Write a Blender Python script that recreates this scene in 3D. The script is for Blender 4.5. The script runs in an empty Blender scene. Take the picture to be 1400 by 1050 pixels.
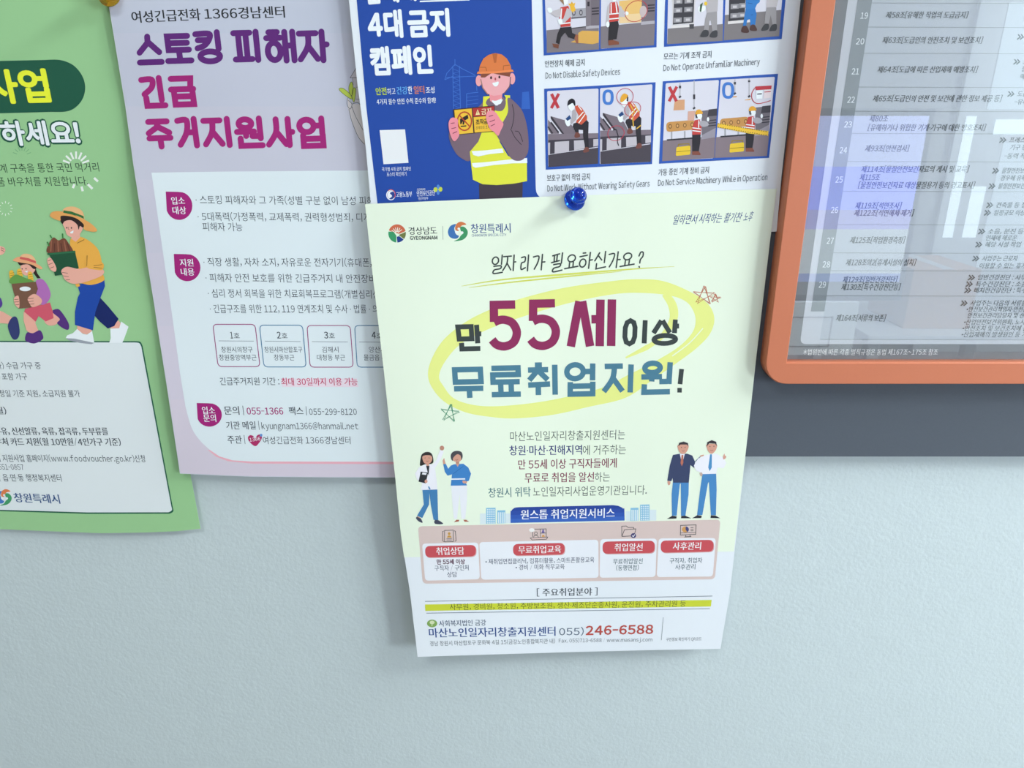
import bpy, bmesh, math, random
from mathutils import Vector, Matrix
from mathutils.geometry import tessellate_polygon

random.seed(7)
SC = bpy.context.scene
COL = SC.collection
R = math.radians

# ------------------------------------------------------------------ camera
CAM_D, CAM_Z, PITCH, FPX = 0.587, 1.55, R(20), 1000.0     # metres from the wall, height, tilt down, focal length in px of a 1400 frame
cam_data = bpy.data.cameras.new('camera')
cam_data.sensor_width = 36.0
cam_data.lens = FPX / 1400.0 * 36.0
cam_data.clip_start = 0.01
cam = bpy.data.objects.new('camera', cam_data)
cam.location = (0, -CAM_D, CAM_Z)
cam.rotation_euler = (R(90) - PITCH, 0, 0)
COL.objects.link(cam)
SC.camera = cam

# ------------------------------------------------------------------ world, view
world = bpy.data.worlds.new('world')
SC.world = world
world.use_nodes = True
wn = world.node_tree
bg = wn.nodes['Background']
bg.inputs[0].default_value = (0.62, 0.80, 1.0, 1)
bg.inputs[1].default_value = 1.0
SC.view_settings.view_transform = 'Standard'
SC.view_settings.look = 'None'
SC.view_settings.gamma = 1.0
SC.view_settings.use_curve_mapping = False
SC.view_settings.exposure = 0.0

# ------------------------------------------------------------------ lights (daylight at the window; the ceiling lamps' light sits in their builder)
WINDOW_W, LAMP_W = 132.0, (40.0, 25.0, 9.5)
LAMP_POS = ((1.75, -0.86), (1.65, -0.40), (-0.45, -1.30))
LAMP_COL, DAY_COL = (0.85, 0.975, 1.02), (0.82, 0.965, 1.03)
CEIL = 2.70

def area_light(name, loc, rot, sx, sy, power, colour, parent=None):
    l = bpy.data.lights.new(name, 'AREA')
    l.shape = 'RECTANGLE'; l.size = sx; l.size_y = sy; l.energy = power; l.color = colour
    o = bpy.data.objects.new(name, l)
    o.location = loc; o.rotation_euler = rot
    COL.objects.link(o)
    if parent: o.parent = parent
    return o

area_light('window_daylight', (4.29, -3.20, 1.85), (0, R(90), 0), 1.3, 0.70, WINDOW_W, DAY_COL)

# ------------------------------------------------------------------ materials
def lin(c):
    c = c / 255.0
    return c / 12.92 if c <= 0.04045 else ((c + 0.055) / 1.055) ** 2.4

def hexrgb(h):
    h = h.lstrip('#')
    return [int(h[i:i + 2], 16) for i in (0, 2, 4)]

def principled(name, rgb, rough=0.6, spec=0.35, metal=0.0):
    m = bpy.data.materials.new(name); m.use_nodes = True
    b = m.node_tree.nodes['Principled BSDF']
    b.inputs['Base Color'].default_value = (*rgb, 1)
    b.inputs['Roughness'].default_value = rough
    b.inputs['Specular IOR Level'].default_value = spec
    b.inputs['Metallic'].default_value = metal
    return m

WHITE = {'main': (226, 240, 244), 'violet': (206, 219, 226), 'blue': (212, 229, 236), 'green': (206, 222, 224),
         'notice': (206, 218, 220), 'wall': (226, 240, 244)}
INKS = {}
def albedo(h, key):
    w = WHITE[key]
    return [min(0.92, 0.86 * lin(c) / lin(wc)) for c, wc in zip(hexrgb(h), w)]

def ink(h, key, rough=0.55):
    k = (h, key)
    if k not in INKS:
        m = principled('ink_' + key + '_' + h.lstrip('#'), albedo(h, key), rough, 0.3)
        nt = m.node_tree; b = nt.nodes['Principled BSDF']
        n = nt.nodes.new('ShaderNodeTexNoise'); n.inputs['Scale'].default_value = 900.0
        bu = nt.nodes.new('ShaderNodeBump'); bu.inputs['Strength'].default_value = 0.04; bu.inputs['Distance'].default_value = 0.0002
        tc = nt.nodes.new('ShaderNodeTexCoord')
        nt.links.new(tc.outputs['Object'], n.inputs['Vector'])
        nt.links.new(n.outputs['Fac'], bu.inputs['Height']); nt.links.new(bu.outputs['Normal'], b.inputs['Normal'])
        INKS[k] = m
    return INKS[k]

def surface(name, h, key='wall', rough=0.7, scale=60.0, amount=0.06, bump=0.3, dist=0.001, spec=0.3):
    """a painted surface: colour wobble and a fine bump from noise"""
    m = principled(name, albedo(h, key), rough, spec)
    nt = m.node_tree; b = nt.nodes['Principled BSDF']
    tc = nt.nodes.new('ShaderNodeTexCoord')
    n = nt.nodes.new('ShaderNodeTexNoise'); n.inputs['Scale'].default_value = scale; n.inputs['Detail'].default_value = 6
    mix = nt.nodes.new('ShaderNodeMix'); mix.data_type = 'RGBA'
    a = albedo(h, key)
    mix.inputs[6].default_value = (*[c * (1 - amount) for c in a], 1)
    mix.inputs[7].default_value = (*[min(0.95, c * (1 + amount)) for c in a], 1)
    nt.links.new(tc.outputs['Object'], n.inputs['Vector'])
    nt.links.new(n.outputs['Fac'], mix.inputs[0]); nt.links.new(mix.outputs[2], b.inputs['Base Color'])
    n2 = nt.nodes.new('ShaderNodeTexNoise'); n2.inputs['Scale'].default_value = scale * 5; n2.inputs['Detail'].default_value = 5
    n3 = nt.nodes.new('ShaderNodeTexNoise'); n3.inputs['Scale'].default_value = scale * 0.7; n3.inputs['Detail'].default_value = 2
    nt.links.new(tc.outputs['Object'], n2.inputs['Vector']); nt.links.new(tc.outputs['Object'], n3.inputs['Vector'])
    ad = nt.nodes.new('ShaderNodeMath'); ad.operation = 'MULTIPLY_ADD'; ad.inputs[1].default_value = 1.6
    nt.links.new(n3.outputs['Fac'], ad.inputs[0]); nt.links.new(n2.outputs['Fac'], ad.inputs[2])
    bu = nt.nodes.new('ShaderNodeBump'); bu.inputs['Strength'].default_value = bump; bu.inputs['Distance'].default_value = dist
    nt.links.new(ad.outputs[0], bu.inputs['Height']); nt.links.new(bu.outputs['Normal'], b.inputs['Normal'])
    return m

def emitter(name, rgb, strength):
    m = bpy.data.materials.new(name); m.use_nodes = True
    b = m.node_tree.nodes['Principled BSDF']
    b.inputs['Base Color'].default_value = (*rgb, 1)
    b.inputs['Emission Color'].default_value = (*rgb, 1)
    b.inputs['Emission Strength'].default_value = strength
    return m

# ------------------------------------------------------------------ object helpers
def tag(o, label=None, category=None, group=None, kind=None):
    for k, v in (('label', label), ('category', category), ('group', group), ('kind', kind)):
        if v: o[k] = v
    return o

def empty(name, loc, label, category, group=None):
    o = bpy.data.objects.new(name, None); o.location = loc; o.empty_display_size = 0.02
    COL.objects.link(o)
    return tag(o, label, category, group)

def link_mesh(name, me, mats, parent=None, smooth=False):
    for m in (mats if isinstance(mats, (list, tuple)) else [mats]): me.materials.append(m)
    if smooth:
        for p in me.polygons: p.use_smooth = True
    o = bpy.data.objects.new(name, me); COL.objects.link(o)
    if parent:
        o.parent = parent
        o.matrix_parent_inverse = Matrix.Translation(parent.location).inverted()
    return o

def bm_obj(name, bm, mats, parent=None, smooth=False):
    bmesh.ops.recalc_face_normals(bm, faces=bm.faces)
    me = bpy.data.meshes.new(name); bm.to_mesh(me); bm.free()
    return link_mesh(name, me, mats, parent, smooth)

def add_box(bm, lo, hi, bevel=0.0):
    r = bmesh.ops.create_cube(bm, size=1.0)
    for v in r['verts']:
        v.co = Vector([lo[i] + (v.co[i] + 0.5) * (hi[i] - lo[i]) for i in range(3)])
    if bevel:
        es = list({e for v in r['verts'] for e in v.link_edges})
        bmesh.ops.bevel(bm, geom=es, offset=bevel, segments=2, affect='EDGES', profile=0.5)

def box(name, lo, hi, mat, parent=None, bevel=0.0):
    bm = bmesh.new(); add_box(bm, lo, hi, bevel)
    return bm_obj(name, bm, mat, parent)

def lathe_bm(profile, segs=40):
    bm = bmesh.new(); rings = []
    for r, z in profile:
        if r < 1e-6: rings.append([bm.verts.new((0, 0, z))])
        else: rings.append([bm.verts.new((r * math.cos(2 * math.pi * k / segs), r * math.sin(2 * math.pi * k / segs), z)) for k in range(segs)])
    for a, b in zip(rings, rings[1:]):
        for k in range(segs):
            q = [a[k % len(a)], a[(k + 1) % len(a)], b[(k + 1) % len(b)], b[k % len(b)]]
            q = list(dict.fromkeys(q))
            if len(q) > 2: bm.faces.new(q)
    return bm

# ------------------------------------------------------------------ the view ray of a pixel meets a plane parallel to the wall
CP, SP = math.cos(PITCH), math.sin(PITCH)
def at(px, py, d=0.0):
    """world point that stands d metres in front of the wall and shows at (px, py)"""
    x = (px - 700.0) / FPX; y = -(py - 525.0) / FPX
    v = Vector((x, CP + y * SP, -SP + y * CP))
    t = (CAM_D - d) / v.y
    return Vector((0, -CAM_D, CAM_Z)) + v * t

def lerp(a, b, t): return a + (b - a) * t
def sst(a, b, x):
    t = max(0.0, min(1.0, (x - a) / (b - a))); return t * t * (3 - 2 * t)

def zoomed(ox, oy, s):
    """notes taken on an enlarged crop -> frame coordinates"""
    return lambda *pts: [(ox + x * s, oy + y * s) for x, y in pts]

def spline(pts, closed=True, n=6):
    out = []; m = len(pts)
    rng = range(m if closed else m - 1)
    for i in rng:
        g = (lambda k: pts[k % m]) if closed else (lambda k: pts[max(0, min(m - 1, k))])
        p0, p1, p2, p3 = g(i - 1), g(i), g(i + 1), g(i + 2)
        for j in range(n):
            t = j / n
            out.append(tuple(0.5 * (2 * p1[c] + (p2[c] - p0[c]) * t + (2 * p0[c] - 5 * p1[c] + 4 * p2[c] - p3[c]) * t * t
                                    + (3 * p1[c] - p0[c] - 3 * p2[c] + p3[c]) * t ** 3) for c in (0, 1)))
    if not closed: out.append(pts[-1])
    return out

def ring(cx, cy, rx, ry, n=28, rot=0.0, a0=0.0, a1=360.0):
    c, s = math.cos(R(rot)), math.sin(R(rot)); out = []
    full = abs(a1 - a0) >= 360
    for k in range(n if full else n + 1):
        a = R(a0 + (a1 - a0) * k / n)
        x, y = rx * math.cos(a), ry * math.sin(a)
        out.append((cx + x * c - y * s, cy + x * s + y * c))
    return out

def rrect(q, r, n=5):
    """quad TL TR BR BL with corners rounded by r"""
    out = []
    rr = r if isinstance(r, (list, tuple)) else [r] * 4
    for i in range(4):
        p = Vector(q[i]); a = Vector(q[i - 1]); b = Vector(q[(i + 1) % 4])
        if rr[i] <= 0: out.append(tuple(p)); continue
        pa = p + (a - p).normalized() * rr[i]; pb = p + (b - p).normalized() * rr[i]
        for k in range(n + 1):
            t = k / n
            out.append(tuple(pa * (1 - t) ** 2 + p * 2 * t * (1 - t) * 0.9 + p * 0.1 * 2 * t * (1 - t) + pb * t * t))
    return out

# glyph outlines from the built-in font; letters and digits are taken in their full-width form and set with even gaps
GLYPH = {}
def glyph(ch, off, res):
    k = (ch, off, res)
    if k not in GLYPH:
        wide = '!' <= ch <= '~'
        c = bpy.data.curves.new('lettering', 'FONT'); c.body = chr(ord(ch) + 0xFEE0) if wide else ch
        c.resolution_u = res; c.offset = off
        o = bpy.data.objects.new('lettering', c)
        me = bpy.data.meshes.new_from_object(o)
        vs = [(v.co.x, v.co.y) for v in me.vertices]; fs = [tuple(p.vertices) for p in me.polygons]
        bpy.data.objects.remove(o); bpy.data.curves.remove(c); bpy.data.meshes.remove(me)
        adv = 0.92
        if wide and vs:
            mn = min(v[0] for v in vs); w = max(v[0] for v in vs) - mn
            q = {'-': .5, '/': .42, '|': 1.0, '~': .62}.get(ch, 1.0)
            sb = .05 if ch in "()[]'.,:;!|1Il" else .062
            if ch == '1': sb = .05
            vs = [((x - mn) * q + sb, y) for x, y in vs]; adv = w * q + 2 * sb
        elif vs and not ('\uac00' <= ch <= '\ud7a3'):
            mn = min(v[0] for v in vs); w = max(v[0] for v in vs) - mn
            vs = [(x - mn + .06, y) for x, y in vs]; adv = w + .12
        GLYPH[k] = (vs, fs, adv)
    return GLYPH[k]

TEXTS = {}
def glyphs(body, bold, res):
    k = (body, bold, res)
    if k not in TEXTS:
        vs, fs, x = [], [], 0.0
        off = min(0.0, bold)
        if bold <= 0.004: moves = ((0, 0),)
        elif bold < .025: moves = ((-bold, 0), (bold, 0))
        else: moves = ((0, 0),) + tuple((bold * math.cos(R(a)), bold * math.sin(R(a))) for a in range(0, 360, 45))
        for ch in body:
            if ch == ' ': x += .26; continue
            gv, gf, adv = glyph(ch, off, res)
            for n, (dx, dy) in enumerate(moves):                 # each pass a hair above the last
                b = len(vs)
                vs += [(p[0] + x + dx, p[1] + dy, n * .16) for p in gv]; fs += [tuple(b + i for i in f) for f in gf]
            x += adv
        TEXTS[k] = (vs, fs)
    return TEXTS[k]

class Part:
    def __init__(self, poster, name, parent=None, lay=1, label=None):
        self.p, self.name, self.parent, self.lay, self.label = poster, name, parent, lay, label
        self.v, self.f, self.m, self.mats = [], [], [], []
        poster.parts.append(self); self.obj = None
    def sub(self, name, lay=0, label=None): return Part(self.p, name, self, self.lay + 1 + lay, label)
    def mi(self, colour):
        m = ink(colour, self.p.key)
        if m not in self.mats: self.mats.append(m)
        return self.mats.index(m)
    def raw(self, vs, fs, colour, lay=0):
        b = len(self.v); i = self.mi(colour)
        self.v += [(v[0], v[1], self.lay + lay + (v[2] if len(v) > 2 else 0.0)) for v in vs]
        for f in fs: self.f.append(tuple(b + k for k in f)); self.m.append(i)
    def fill(self, pts, colour, lay=0, smooth=False, holes=()):
        if smooth: pts = spline(pts)
        loops = [[Vector((x, y, 0)) for x, y in l] for l in (pts, *holes)]
        flat = [(v.x, v.y) for l in loops for v in l]
        tris = [t for t in tessellate_polygon(loops)]
        xs = [p[0] for p in flat]; ys = [p[1] for p in flat]
        if max(xs) - min(xs) > 30 or max(ys) - min(ys) > 30:
            flat, tris = lattice(flat, tris, (min(xs), max(xs), min(ys), max(ys)))
        self.raw(flat, tris, colour, lay)
        return self
    def ell(self, cx, cy, rx, ry, colour, lay=0, rot=0, n=24): return self.fill(ring(cx, cy, rx, ry, n, rot), colour, lay)
    def line(self, pts, w, colour, lay=0, closed=False, smooth=False, cap=False):
        if smooth: pts = spline(pts, closed)
        pts = [Vector(p) for p in pts]
        clean = [pts[0]]
        for p in pts[1:]:
            if (p - clean[-1]).length > 1e-4: clean.append(p)
        pts = clean; m = len(pts)
        if m < 2: return self
        L, Rr = [], []
        for i in range(m):
            a = pts[i - 1] if (i > 0 or closed) else None
            b = pts[(i + 1) % m] if (i < m - 1 or closed) else None
            da = (pts[i] - a).normalized() if a is not None else None
            db = (b - pts[i]).normalized() if b is not None else None
            if da is None: da = db
            if db is None: db = da
            t = (da + db)
            t = t.normalized() if t.length > 1e-3 else da
            nn = Vector((-t.y, t.x)); k = max(0.5, nn.dot(Vector((-da.y, da.x))))
            ww = (w[i] if isinstance(w, (list, tuple)) else w) / 2
            L.append(pts[i] + nn * ww / k); Rr.append(pts[i] - nn * ww / k)
        vs = [tuple(p) for p in L + Rr]
        fs = [(i, (i + 1) % m, m + (i + 1) % m, m + i) for i in range(m if closed else m - 1)]
        xs = [p[0] for p in vs]; ys = [p[1] for p in vs]
        if max(max(xs) - min(xs), max(ys) - min(ys)) > 60:
            vs, fs = lattice(vs, fs, (min(xs), max(xs), min(ys), max(ys)))
        self.raw(vs, fs, colour, lay)
        if cap and not closed:
            for e in (pts[0], pts[-1]):
                c = ring(e.x, e.y, w / 2, w / 2, 12); self.raw(c, [tuple(range(12))], colour, lay + .07)
        return self
    def text(self, body, x0, y0, x1, y1, h, colour, bold=0.0, lay=0, slant=0.0, res=2):
        """lettering whose ink runs from x0 to x1; y0, y1 the foot of the letters at both ends, h their height"""
        han = any('가' <= c <= '힣' for c in body)
        vs, fs = glyphs(body, bold, res)
        if not vs: return self
        mn, mx = min(v[0] for v in vs), max(v[0] for v in vs)
        bb = bold if bold >= .025 else 0.0
        lo, hi = (-0.072 - bb, 0.822 + bb) if han else (-0.01 - bb, 0.742 + bb)
        out = []
        for x, y, n in vs:
            u = (x - mn) / (mx - mn); w = (y - lo) / (hi - lo) * h
            px = lerp(x0, x1, u); py = lerp(y0, y1, u)
            out.append((px - self.p.slope(px, py) * w + slant * w, py - w, n))
        self.raw(out, fs, colour, lay)
        return self
    def strokes(self, lst, x0, y0, x1, y1, w, colour, lay=0, tilt=0.0, cap=False, slant=0.0):
        """a hand-drawn letter from polylines in a unit box; (x0,y0) upper left, (x1,y1) lower right, tilt = rise to the right in px"""
        xm = (x0 + x1) / 2; sl = self.p.slope(xm, y1) - slant
        def q(p):
            hh = (y1 - y0) * p[1]
            return (lerp(x0, x1, p[0]) - sl * (hh - (y1 - y0) / 2), y1 - hh - tilt * p[0])
        iw, ih = x1 - x0 - w, y1 - y0 - w
        for k, s in enumerate(lst):
            closed = s[0] == 'o'
            if closed: pts = [(s[1] + s[3] * math.cos(a), s[2] + s[4] * math.sin(a)) for a in [2 * math.pi * i / 24 for i in range(24)]]
            elif s[0] == 'c': pts, closed = list(s[1:]), True
            elif s[0] == 's': pts = spline(list(s[1:]), False, 5)
            else: pts = list(s)
            # keep the stroke's own width inside the box
            pts = [((w / 2 + p[0] * iw) / (x1 - x0), (w / 2 + p[1] * ih) / (y1 - y0)) for p in pts]
            self.line([q(p) for p in pts], w, colour, lay + k * 0.16, closed=closed, cap=cap)
        return self
    def build(self, root):
        me = bpy.data.meshes.new(self.name)
        vs = [self.p.point(x, y, l) for x, y, l in self.v]
        fs, ms = list(self.f), list(self.m)
        me.from_pydata(vs, [], fs); me.update()
        flip = [p.index for p in me.polygons if p.normal.y > 0]
        if self.name in ('paper_sheet', 'backing_sheet'):               # a sheet has a back and cut edges of its own
            fl = set(flip); fs = [f[::-1] if i in fl else f for i, f in enumerate(fs)]; flip = []
            n0 = len(vs); ed = {}
            for f in fs:
                for a, b in zip(f, f[1:] + f[:1]): ed[(a, b)] = 1
            rim = [(a, b) for a, b in ed if (b, a) not in ed]
            vs = vs + [v + Vector((0, .0003, 0)) for v in vs]
            back = [tuple(n0 + i for i in f[::-1]) for f in fs]
            rf = []
            for a, b in rim:
                k = len(vs); vs += [vs[b], vs[a], vs[n0 + a], vs[n0 + b]]; rf.append((k, k + 1, k + 2, k + 3))
            ms = ms + [ms[0]] * (len(back) + len(rf)); fs = fs + back + rf
            me = bpy.data.meshes.new(self.name); me.from_pydata(vs, [], fs); me.update()
        me.polygons.foreach_set('material_index', ms)
        if flip:
            bm = bmesh.new(); bm.from_mesh(me); bm.faces.ensure_lookup_table()
            bmesh.ops.reverse_faces(bm, faces=[bm.faces[i] for i in flip]); bm.to_mesh(me); bm.free()
        par = self.parent.obj if self.parent else root
        o = link_mesh(self.name, me, self.mats, None, True)
        o.parent = par
        if not self.parent: o.matrix_parent_inverse = Matrix.Translation(root.location).inverted()
        if self.label: o['label'] = self.label
        self.obj = o
        return o

def lattice(vs, fs, bb, step=9.0):
    bm = bmesh.new(); bv = [bm.verts.new((x, y, 0)) for x, y in vs]
    for f in fs:
        try: bm.faces.new([bv[i] for i in f])
        except ValueError: pass
    for ax, lo, hi in ((0, bb[0], bb[1]), (1, bb[2], bb[3])):
        k = math.ceil((lo + 0.5) / step)
        while k * step < hi - 0.5:
            co = [0, 0, 0]; no = [0, 0, 0]; co[ax] = k * step; no[ax] = 1
            bmesh.ops.bisect_plane(bm, geom=bm.verts[:] + bm.edges[:] + bm.faces[:], dist=1e-4, plane_co=co, plane_no=no)
            k += 1
    bm.verts.index_update()
    o = [(v.co.x, v.co.y) for v in bm.verts], [tuple(v.index for v in f.verts) for f in bm.faces]
    bm.free()
    return o

class Poster:
    """a printed sheet: depth(x, y) is how far its paper stands off the wall, slope(x, y) how its upright lines lean in view"""
    def __init__(self, key, depth, slope): self.key, self.depth, self.slope, self.parts = key, depth, slope, []
    def point(self, x, y, lay): return at(x, y, self.depth(x, y) + (0.00004 + lay * 0.00005 if lay else 0.0))
    def build(self, root):
        for p in self.parts:
            p.build(root)

VPY = 525 + FPX * CP / SP
def plumb(x, y): return (700.0 - x) / (VPY - y)

# ------------------------------------------------------------------ the setting
XL, XR, YB = -2.6, 4.2, -4.4
MAT_WALL = surface('painted_plaster', '#c1d4d7', 'wall', 0.62, 55.0, 0.025, 0.26, 0.0012)
MAT_ROOM = surface('matte_room_paint', '#a4adad', 'wall', 0.8, 12.0, 0.03, 0.1)
MAT_FLOOR = surface('grey_vinyl', '#858b8b', 'wall', 0.5, 8.0, 0.08, 0.05)
MAT_CEIL = surface('ceiling_board', '#dde4e4', 'wall', 0.85, 30.0, 0.04, 0.2)
MAT_BOARD = surface('charcoal_board', '#515b65', 'wall', 0.5, 700.0, 0.06, 0.08, 0.0002)
MAT_ORANGE = surface('orange_lacquer', '#c27858', 'wall', 0.42, 500.0, 0.02, 0.03, 0.0002)
MAT_ALU = principled('white_aluminium', (0.75, 0.78, 0.78), 0.35, 0.5)

def structure(name, lo, hi, mat, bevel=0.0):
    return tag(box(name, lo, hi, mat, None, bevel), kind='structure')
structure('wall_back', (XL - 0.1, 0, -0.05), (XR + 0.1, 0.12, CEIL + 0.05), MAT_WALL)
structure('floor', (XL - 0.1, YB - 0.1, -0.1), (XR + 0.1, 0, 0), MAT_FLOOR)
structure('ceiling', (XL - 0.1, YB - 0.1, CEIL), (XR + 0.1, 0, CEIL + 0.1), MAT_CEIL)
structure('wall_left', (XL - 0.1, YB, 0), (XL, 0, CEIL), MAT_ROOM)
structure('wall_front', (XL - 0.1, YB - 0.1, 0), (XR + 0.1, YB, CEIL), MAT_ROOM)
bm = bmesh.new()                                        # right wall with the window opening
for lo, hi in (((XR, YB, 0), (XR + 0.1, 0, 0.65)), ((XR, YB, 2.55), (XR + 0.1, 0, CEIL)),
               ((XR, YB, 0.65), (XR + 0.1, -3.75, 2.55)), ((XR, -2.65, 0.65), (XR + 0.1, 0, 2.55))):
    add_box(bm, lo, hi)
tag(bm_obj('wall_right', bm, MAT_ROOM), kind='structure')
bm = bmesh.new()
for lo, hi in (((XR - .01, -3.75, .65), (XR + .06, -3.70, 2.55)), ((XR - .01, -2.70, .65), (XR + .06, -2.65, 2.55)),
               ((XR - .01, -3.70, .65), (XR + .06, -2.70, .70)), ((XR - .01, -3.70, 2.50), (XR + .06, -2.70, 2.55))):
    add_box(bm, lo, hi, 0.004)
tag(bm_obj('window_1', bm, MAT_ALU), kind='structure')

# ceiling lamps: square panels, each with its own light
MAT_LAMP = emitter('lit_lamp_diffuser', (0.95, 1.0, 0.99), 6.0)
LAMP_SAYS = ('square ceiling lamp nearest the window', 'square ceiling lamp close above the poster wall', 'square ceiling lamp behind the viewer at mid room')
for (lx, ly), pw, says in zip(LAMP_POS, LAMP_W, LAMP_SAYS):
    r = empty('ceiling_lamp', (lx, ly, CEIL), says, 'lamp', 'ceiling lamps')
    bm = bmesh.new(); h = 0.2
    for lo, hi in (((-h, -h), (h, -h + .02)), ((-h, h - .02), (h, h)), ((-h, -h + .02), (-h + .02, h - .02)), ((h - .02, -h + .02), (h, h - .02))):
        add_box(bm, (lx + lo[0], ly + lo[1], CEIL - .03), (lx + hi[0], ly + hi[1], CEIL), 0.003)
    bm_obj('lamp_frame', bm, MAT_ALU, r)
    box('diffuser', (lx - h + .02, ly - h + .02, CEIL - .015), (lx + h - .02, ly + h - .02, CEIL - .005), MAT_LAMP, r)
    l = area_light('lamp_light', (lx, ly, CEIL - .035), (0, 0, 0), .36, .36, pw, LAMP_COL)
    l.parent = r; l.matrix_parent_inverse = Matrix.Translation(r.location).inverted()

# ------------------------------------------------------------------ charcoal display board and the orange framed notice on it
BOARD_D, FRAME_D, SHEET_D, GLASS_D = 0.0105, 0.0245, 0.0155, 0.0195
bz = at(1200, 624.5, BOARD_D).z
bx0 = at(1008, 610, BOARD_D).x
board = box('display_board', (bx0, -BOARD_D, bz), (1.35, -0.0003, bz + 0.95), MAT_BOARD, None, 0.0007)
tag(board, 'wide charcoal grey board on the wall behind the orange framed notice', 'board')

fx0 = (at(1108, 0, FRAME_D).x + at(1051.4, 468.6, FRAME_D).x) / 2
fz0 = at(1200, 525.4, FRAME_D).z
ix0 = (at(1143.6, 0, FRAME_D).x + at(1075.7, 495.7, FRAME_D).x) / 2
iz0 = at(1200, 496.0, FRAME_D).z
fx1, fz1 = fx0 + 0.66, fz0 + 0.80
ix1, iz1 = fx1 - (ix0 - fx0), fz1 - (iz0 - fz0)
notice = empty('framed_notice', (fx0, -BOARD_D, fz0), 'orange framed legal notice under glass on the charcoal board', 'framed notice')
bm = bmesh.new()
out = []
r_ = 0.019
for cx_, cz_, a in ((fx0 + r_, fz0 + r_, 180), (fx1 - r_, fz0 + r_, 270), (fx1 - r_, fz1 - r_, 0), (fx0 + r_, fz1 - r_, 90)):
    for k in range(9):
        t = R(a + 90 * k / 8); out.append((cx_ + r_ * math.cos(t), cz_ + r_ * math.sin(t)))
inn = []
for i, (x, z) in enumerate(out):                        # the inner opening: nine points gathered along each corner
    q, k = divmod(i, 9)
    cxx, czz = ((ix0, iz0), (ix1, iz0), (ix1, iz1), (ix0, iz1))[q]
    inn.append((cxx, czz))
b_ = 0.0009
def lvl(pts, d): return [bm.verts.new((x, -d, z)) for x, z in pts]
def shrunk(pts, s):
    mx, mz = (fx0 + fx1) / 2, (fz0 + fz1) / 2
    return [(x - math.copysign(s, x - mx), z - math.copysign(s, z - mz)) for x, z in pts]
o0, o1, o2 = lvl(out, BOARD_D), lvl(out, FRAME_D - b_), lvl(shrunk(out, b_ * .7), FRAME_D)
def corner_loop(d, s):
    c = [(ix0 - s, iz0 - s), (ix1 + s, iz0 - s), (ix1 + s, iz1 + s), (ix0 - s, iz1 + s)]
    return [bm.verts.new((x, -d, z)) for x, z in c]
i2, i1, i0 = corner_loop(FRAME_D, b_ * .7), corner_loop(FRAME_D - b_, 0), corner_loop(BOARD_D + .001, 0)
nO = len(out)
for a, b in ((o0, o1), (o1, o2)):
    for k in range(nO): bm.faces.new((a[k], a[(k + 1) % nO], b[(k + 1) % nO], b[k]))
for q in range(4):                                      # the flat face between outer outline and opening
    for k in range(8): bm.faces.new((o2[q * 9 + k], o2[q * 9 + k + 1], i2[q]))
    bm.faces.new((o2[q * 9 + 8], o2[((q + 1) * 9) % nO], i2[(q + 1) % 4], i2[q]))
for a, b in ((i2, i1), (i1, i0)):
    for k in range(4): bm.faces.new((a[k], a[(k + 1) % 4], b[(k + 1) % 4], b[k]))
bm_obj('orange_frame', bm, MAT_ORANGE, notice)

glass = bpy.data.materials.new('clear_glazing'); glass.use_nodes = True
nt = glass.node_tree; nt.nodes.clear()
fr = nt.nodes.new('ShaderNodeFresnel'); fr.inputs['IOR'].default_value = 1.62
gm_ = nt.nodes.new('ShaderNodeNewGeometry'); io = nt.nodes.new('ShaderNodeMix')
io.inputs[2].default_value = 1.62; io.inputs[3].default_value = 1 / 1.62      # the same reflection on the way in and on the way out
nt.links.new(gm_.outputs['Backfacing'], io.inputs[0]); nt.links.new(io.outputs[0], fr.inputs['IOR'])
tr = nt.nodes.new('ShaderNodeBsdfTransparent'); tr.inputs[0].default_value = (0.975, 0.98, 0.985, 1)
gl = nt.nodes.new('ShaderNodeBsdfGlossy'); gl.inputs['Roughness'].default_value = 0.0
mx = nt.nodes.new('ShaderNodeMixShader'); om = nt.nodes.new('ShaderNodeOutputMaterial')
nt.links.new(fr.outputs[0], mx.inputs[0]); nt.links.new(tr.outputs[0], mx.inputs[1]); nt.links.new(gl.outputs[0], mx.inputs[2])
nt.links.new(mx.outputs[0], om.inputs['Surface'])
box('glass_pane', (ix0 + .0003, -GLASS_D, iz0 + .0003), (ix1 - .0003, -GLASS_D + .002, iz1 - .0003), glass, notice)

N = Poster('notice', lambda x, y: SHEET_D, plumb)
def NZ5(*p): return zoomed(1030, 0, .26429)(*p)
def NZ6(*p): return zoomed(1030, 240, .28571)(*p)
pa, pb = at(1070, 497, SHEET_D), at(1500, 60, SHEET_D)
N_back = Part(N, 'backing_sheet', None, 0)
# the backing sheet fills the opening, a little beyond what the frame shows
def screen(p):
    v = p - Vector((0, -CAM_D, CAM_Z)); f_ = v.y * CP - v.z * SP; u_ = v.y * SP + v.z * CP
    return (700 + FPX * v.x / f_, 525 - FPX * u_ / f_)
N_back.fill([screen(Vector((x, -SHEET_D, z))) for x, z in ((ix0, iz1), (ix1, iz1), (ix1, iz0), (ix0, iz0))], '#6f777b')
tb = Part(N, 'table_sheet', None, 1)
rx_ = ix1 - .02
q = [screen(Vector((at(1131.8, 195.6, SHEET_D).x, -SHEET_D, iz1 - .05))), screen(Vector((rx_, -SHEET_D, iz1 - .05))),
     screen(Vector((rx_, -SHEET_D, at(1200, 470.5, SHEET_D).z))), (1093.5, 470.5)]
tb.fill(rrect(q, [0, 0, 0, 9]), '#b4bec4')
tb.fill([(1192.5, -40), (1900, -40), (1400, 464), (1121, 464)][0:0] or [(1198, -40), (1700, -40), (1600, 464), (1121, 464)], '#a9b4bb', 0.3)
nc = Part(N, 'number_column', None, 3)
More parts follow.
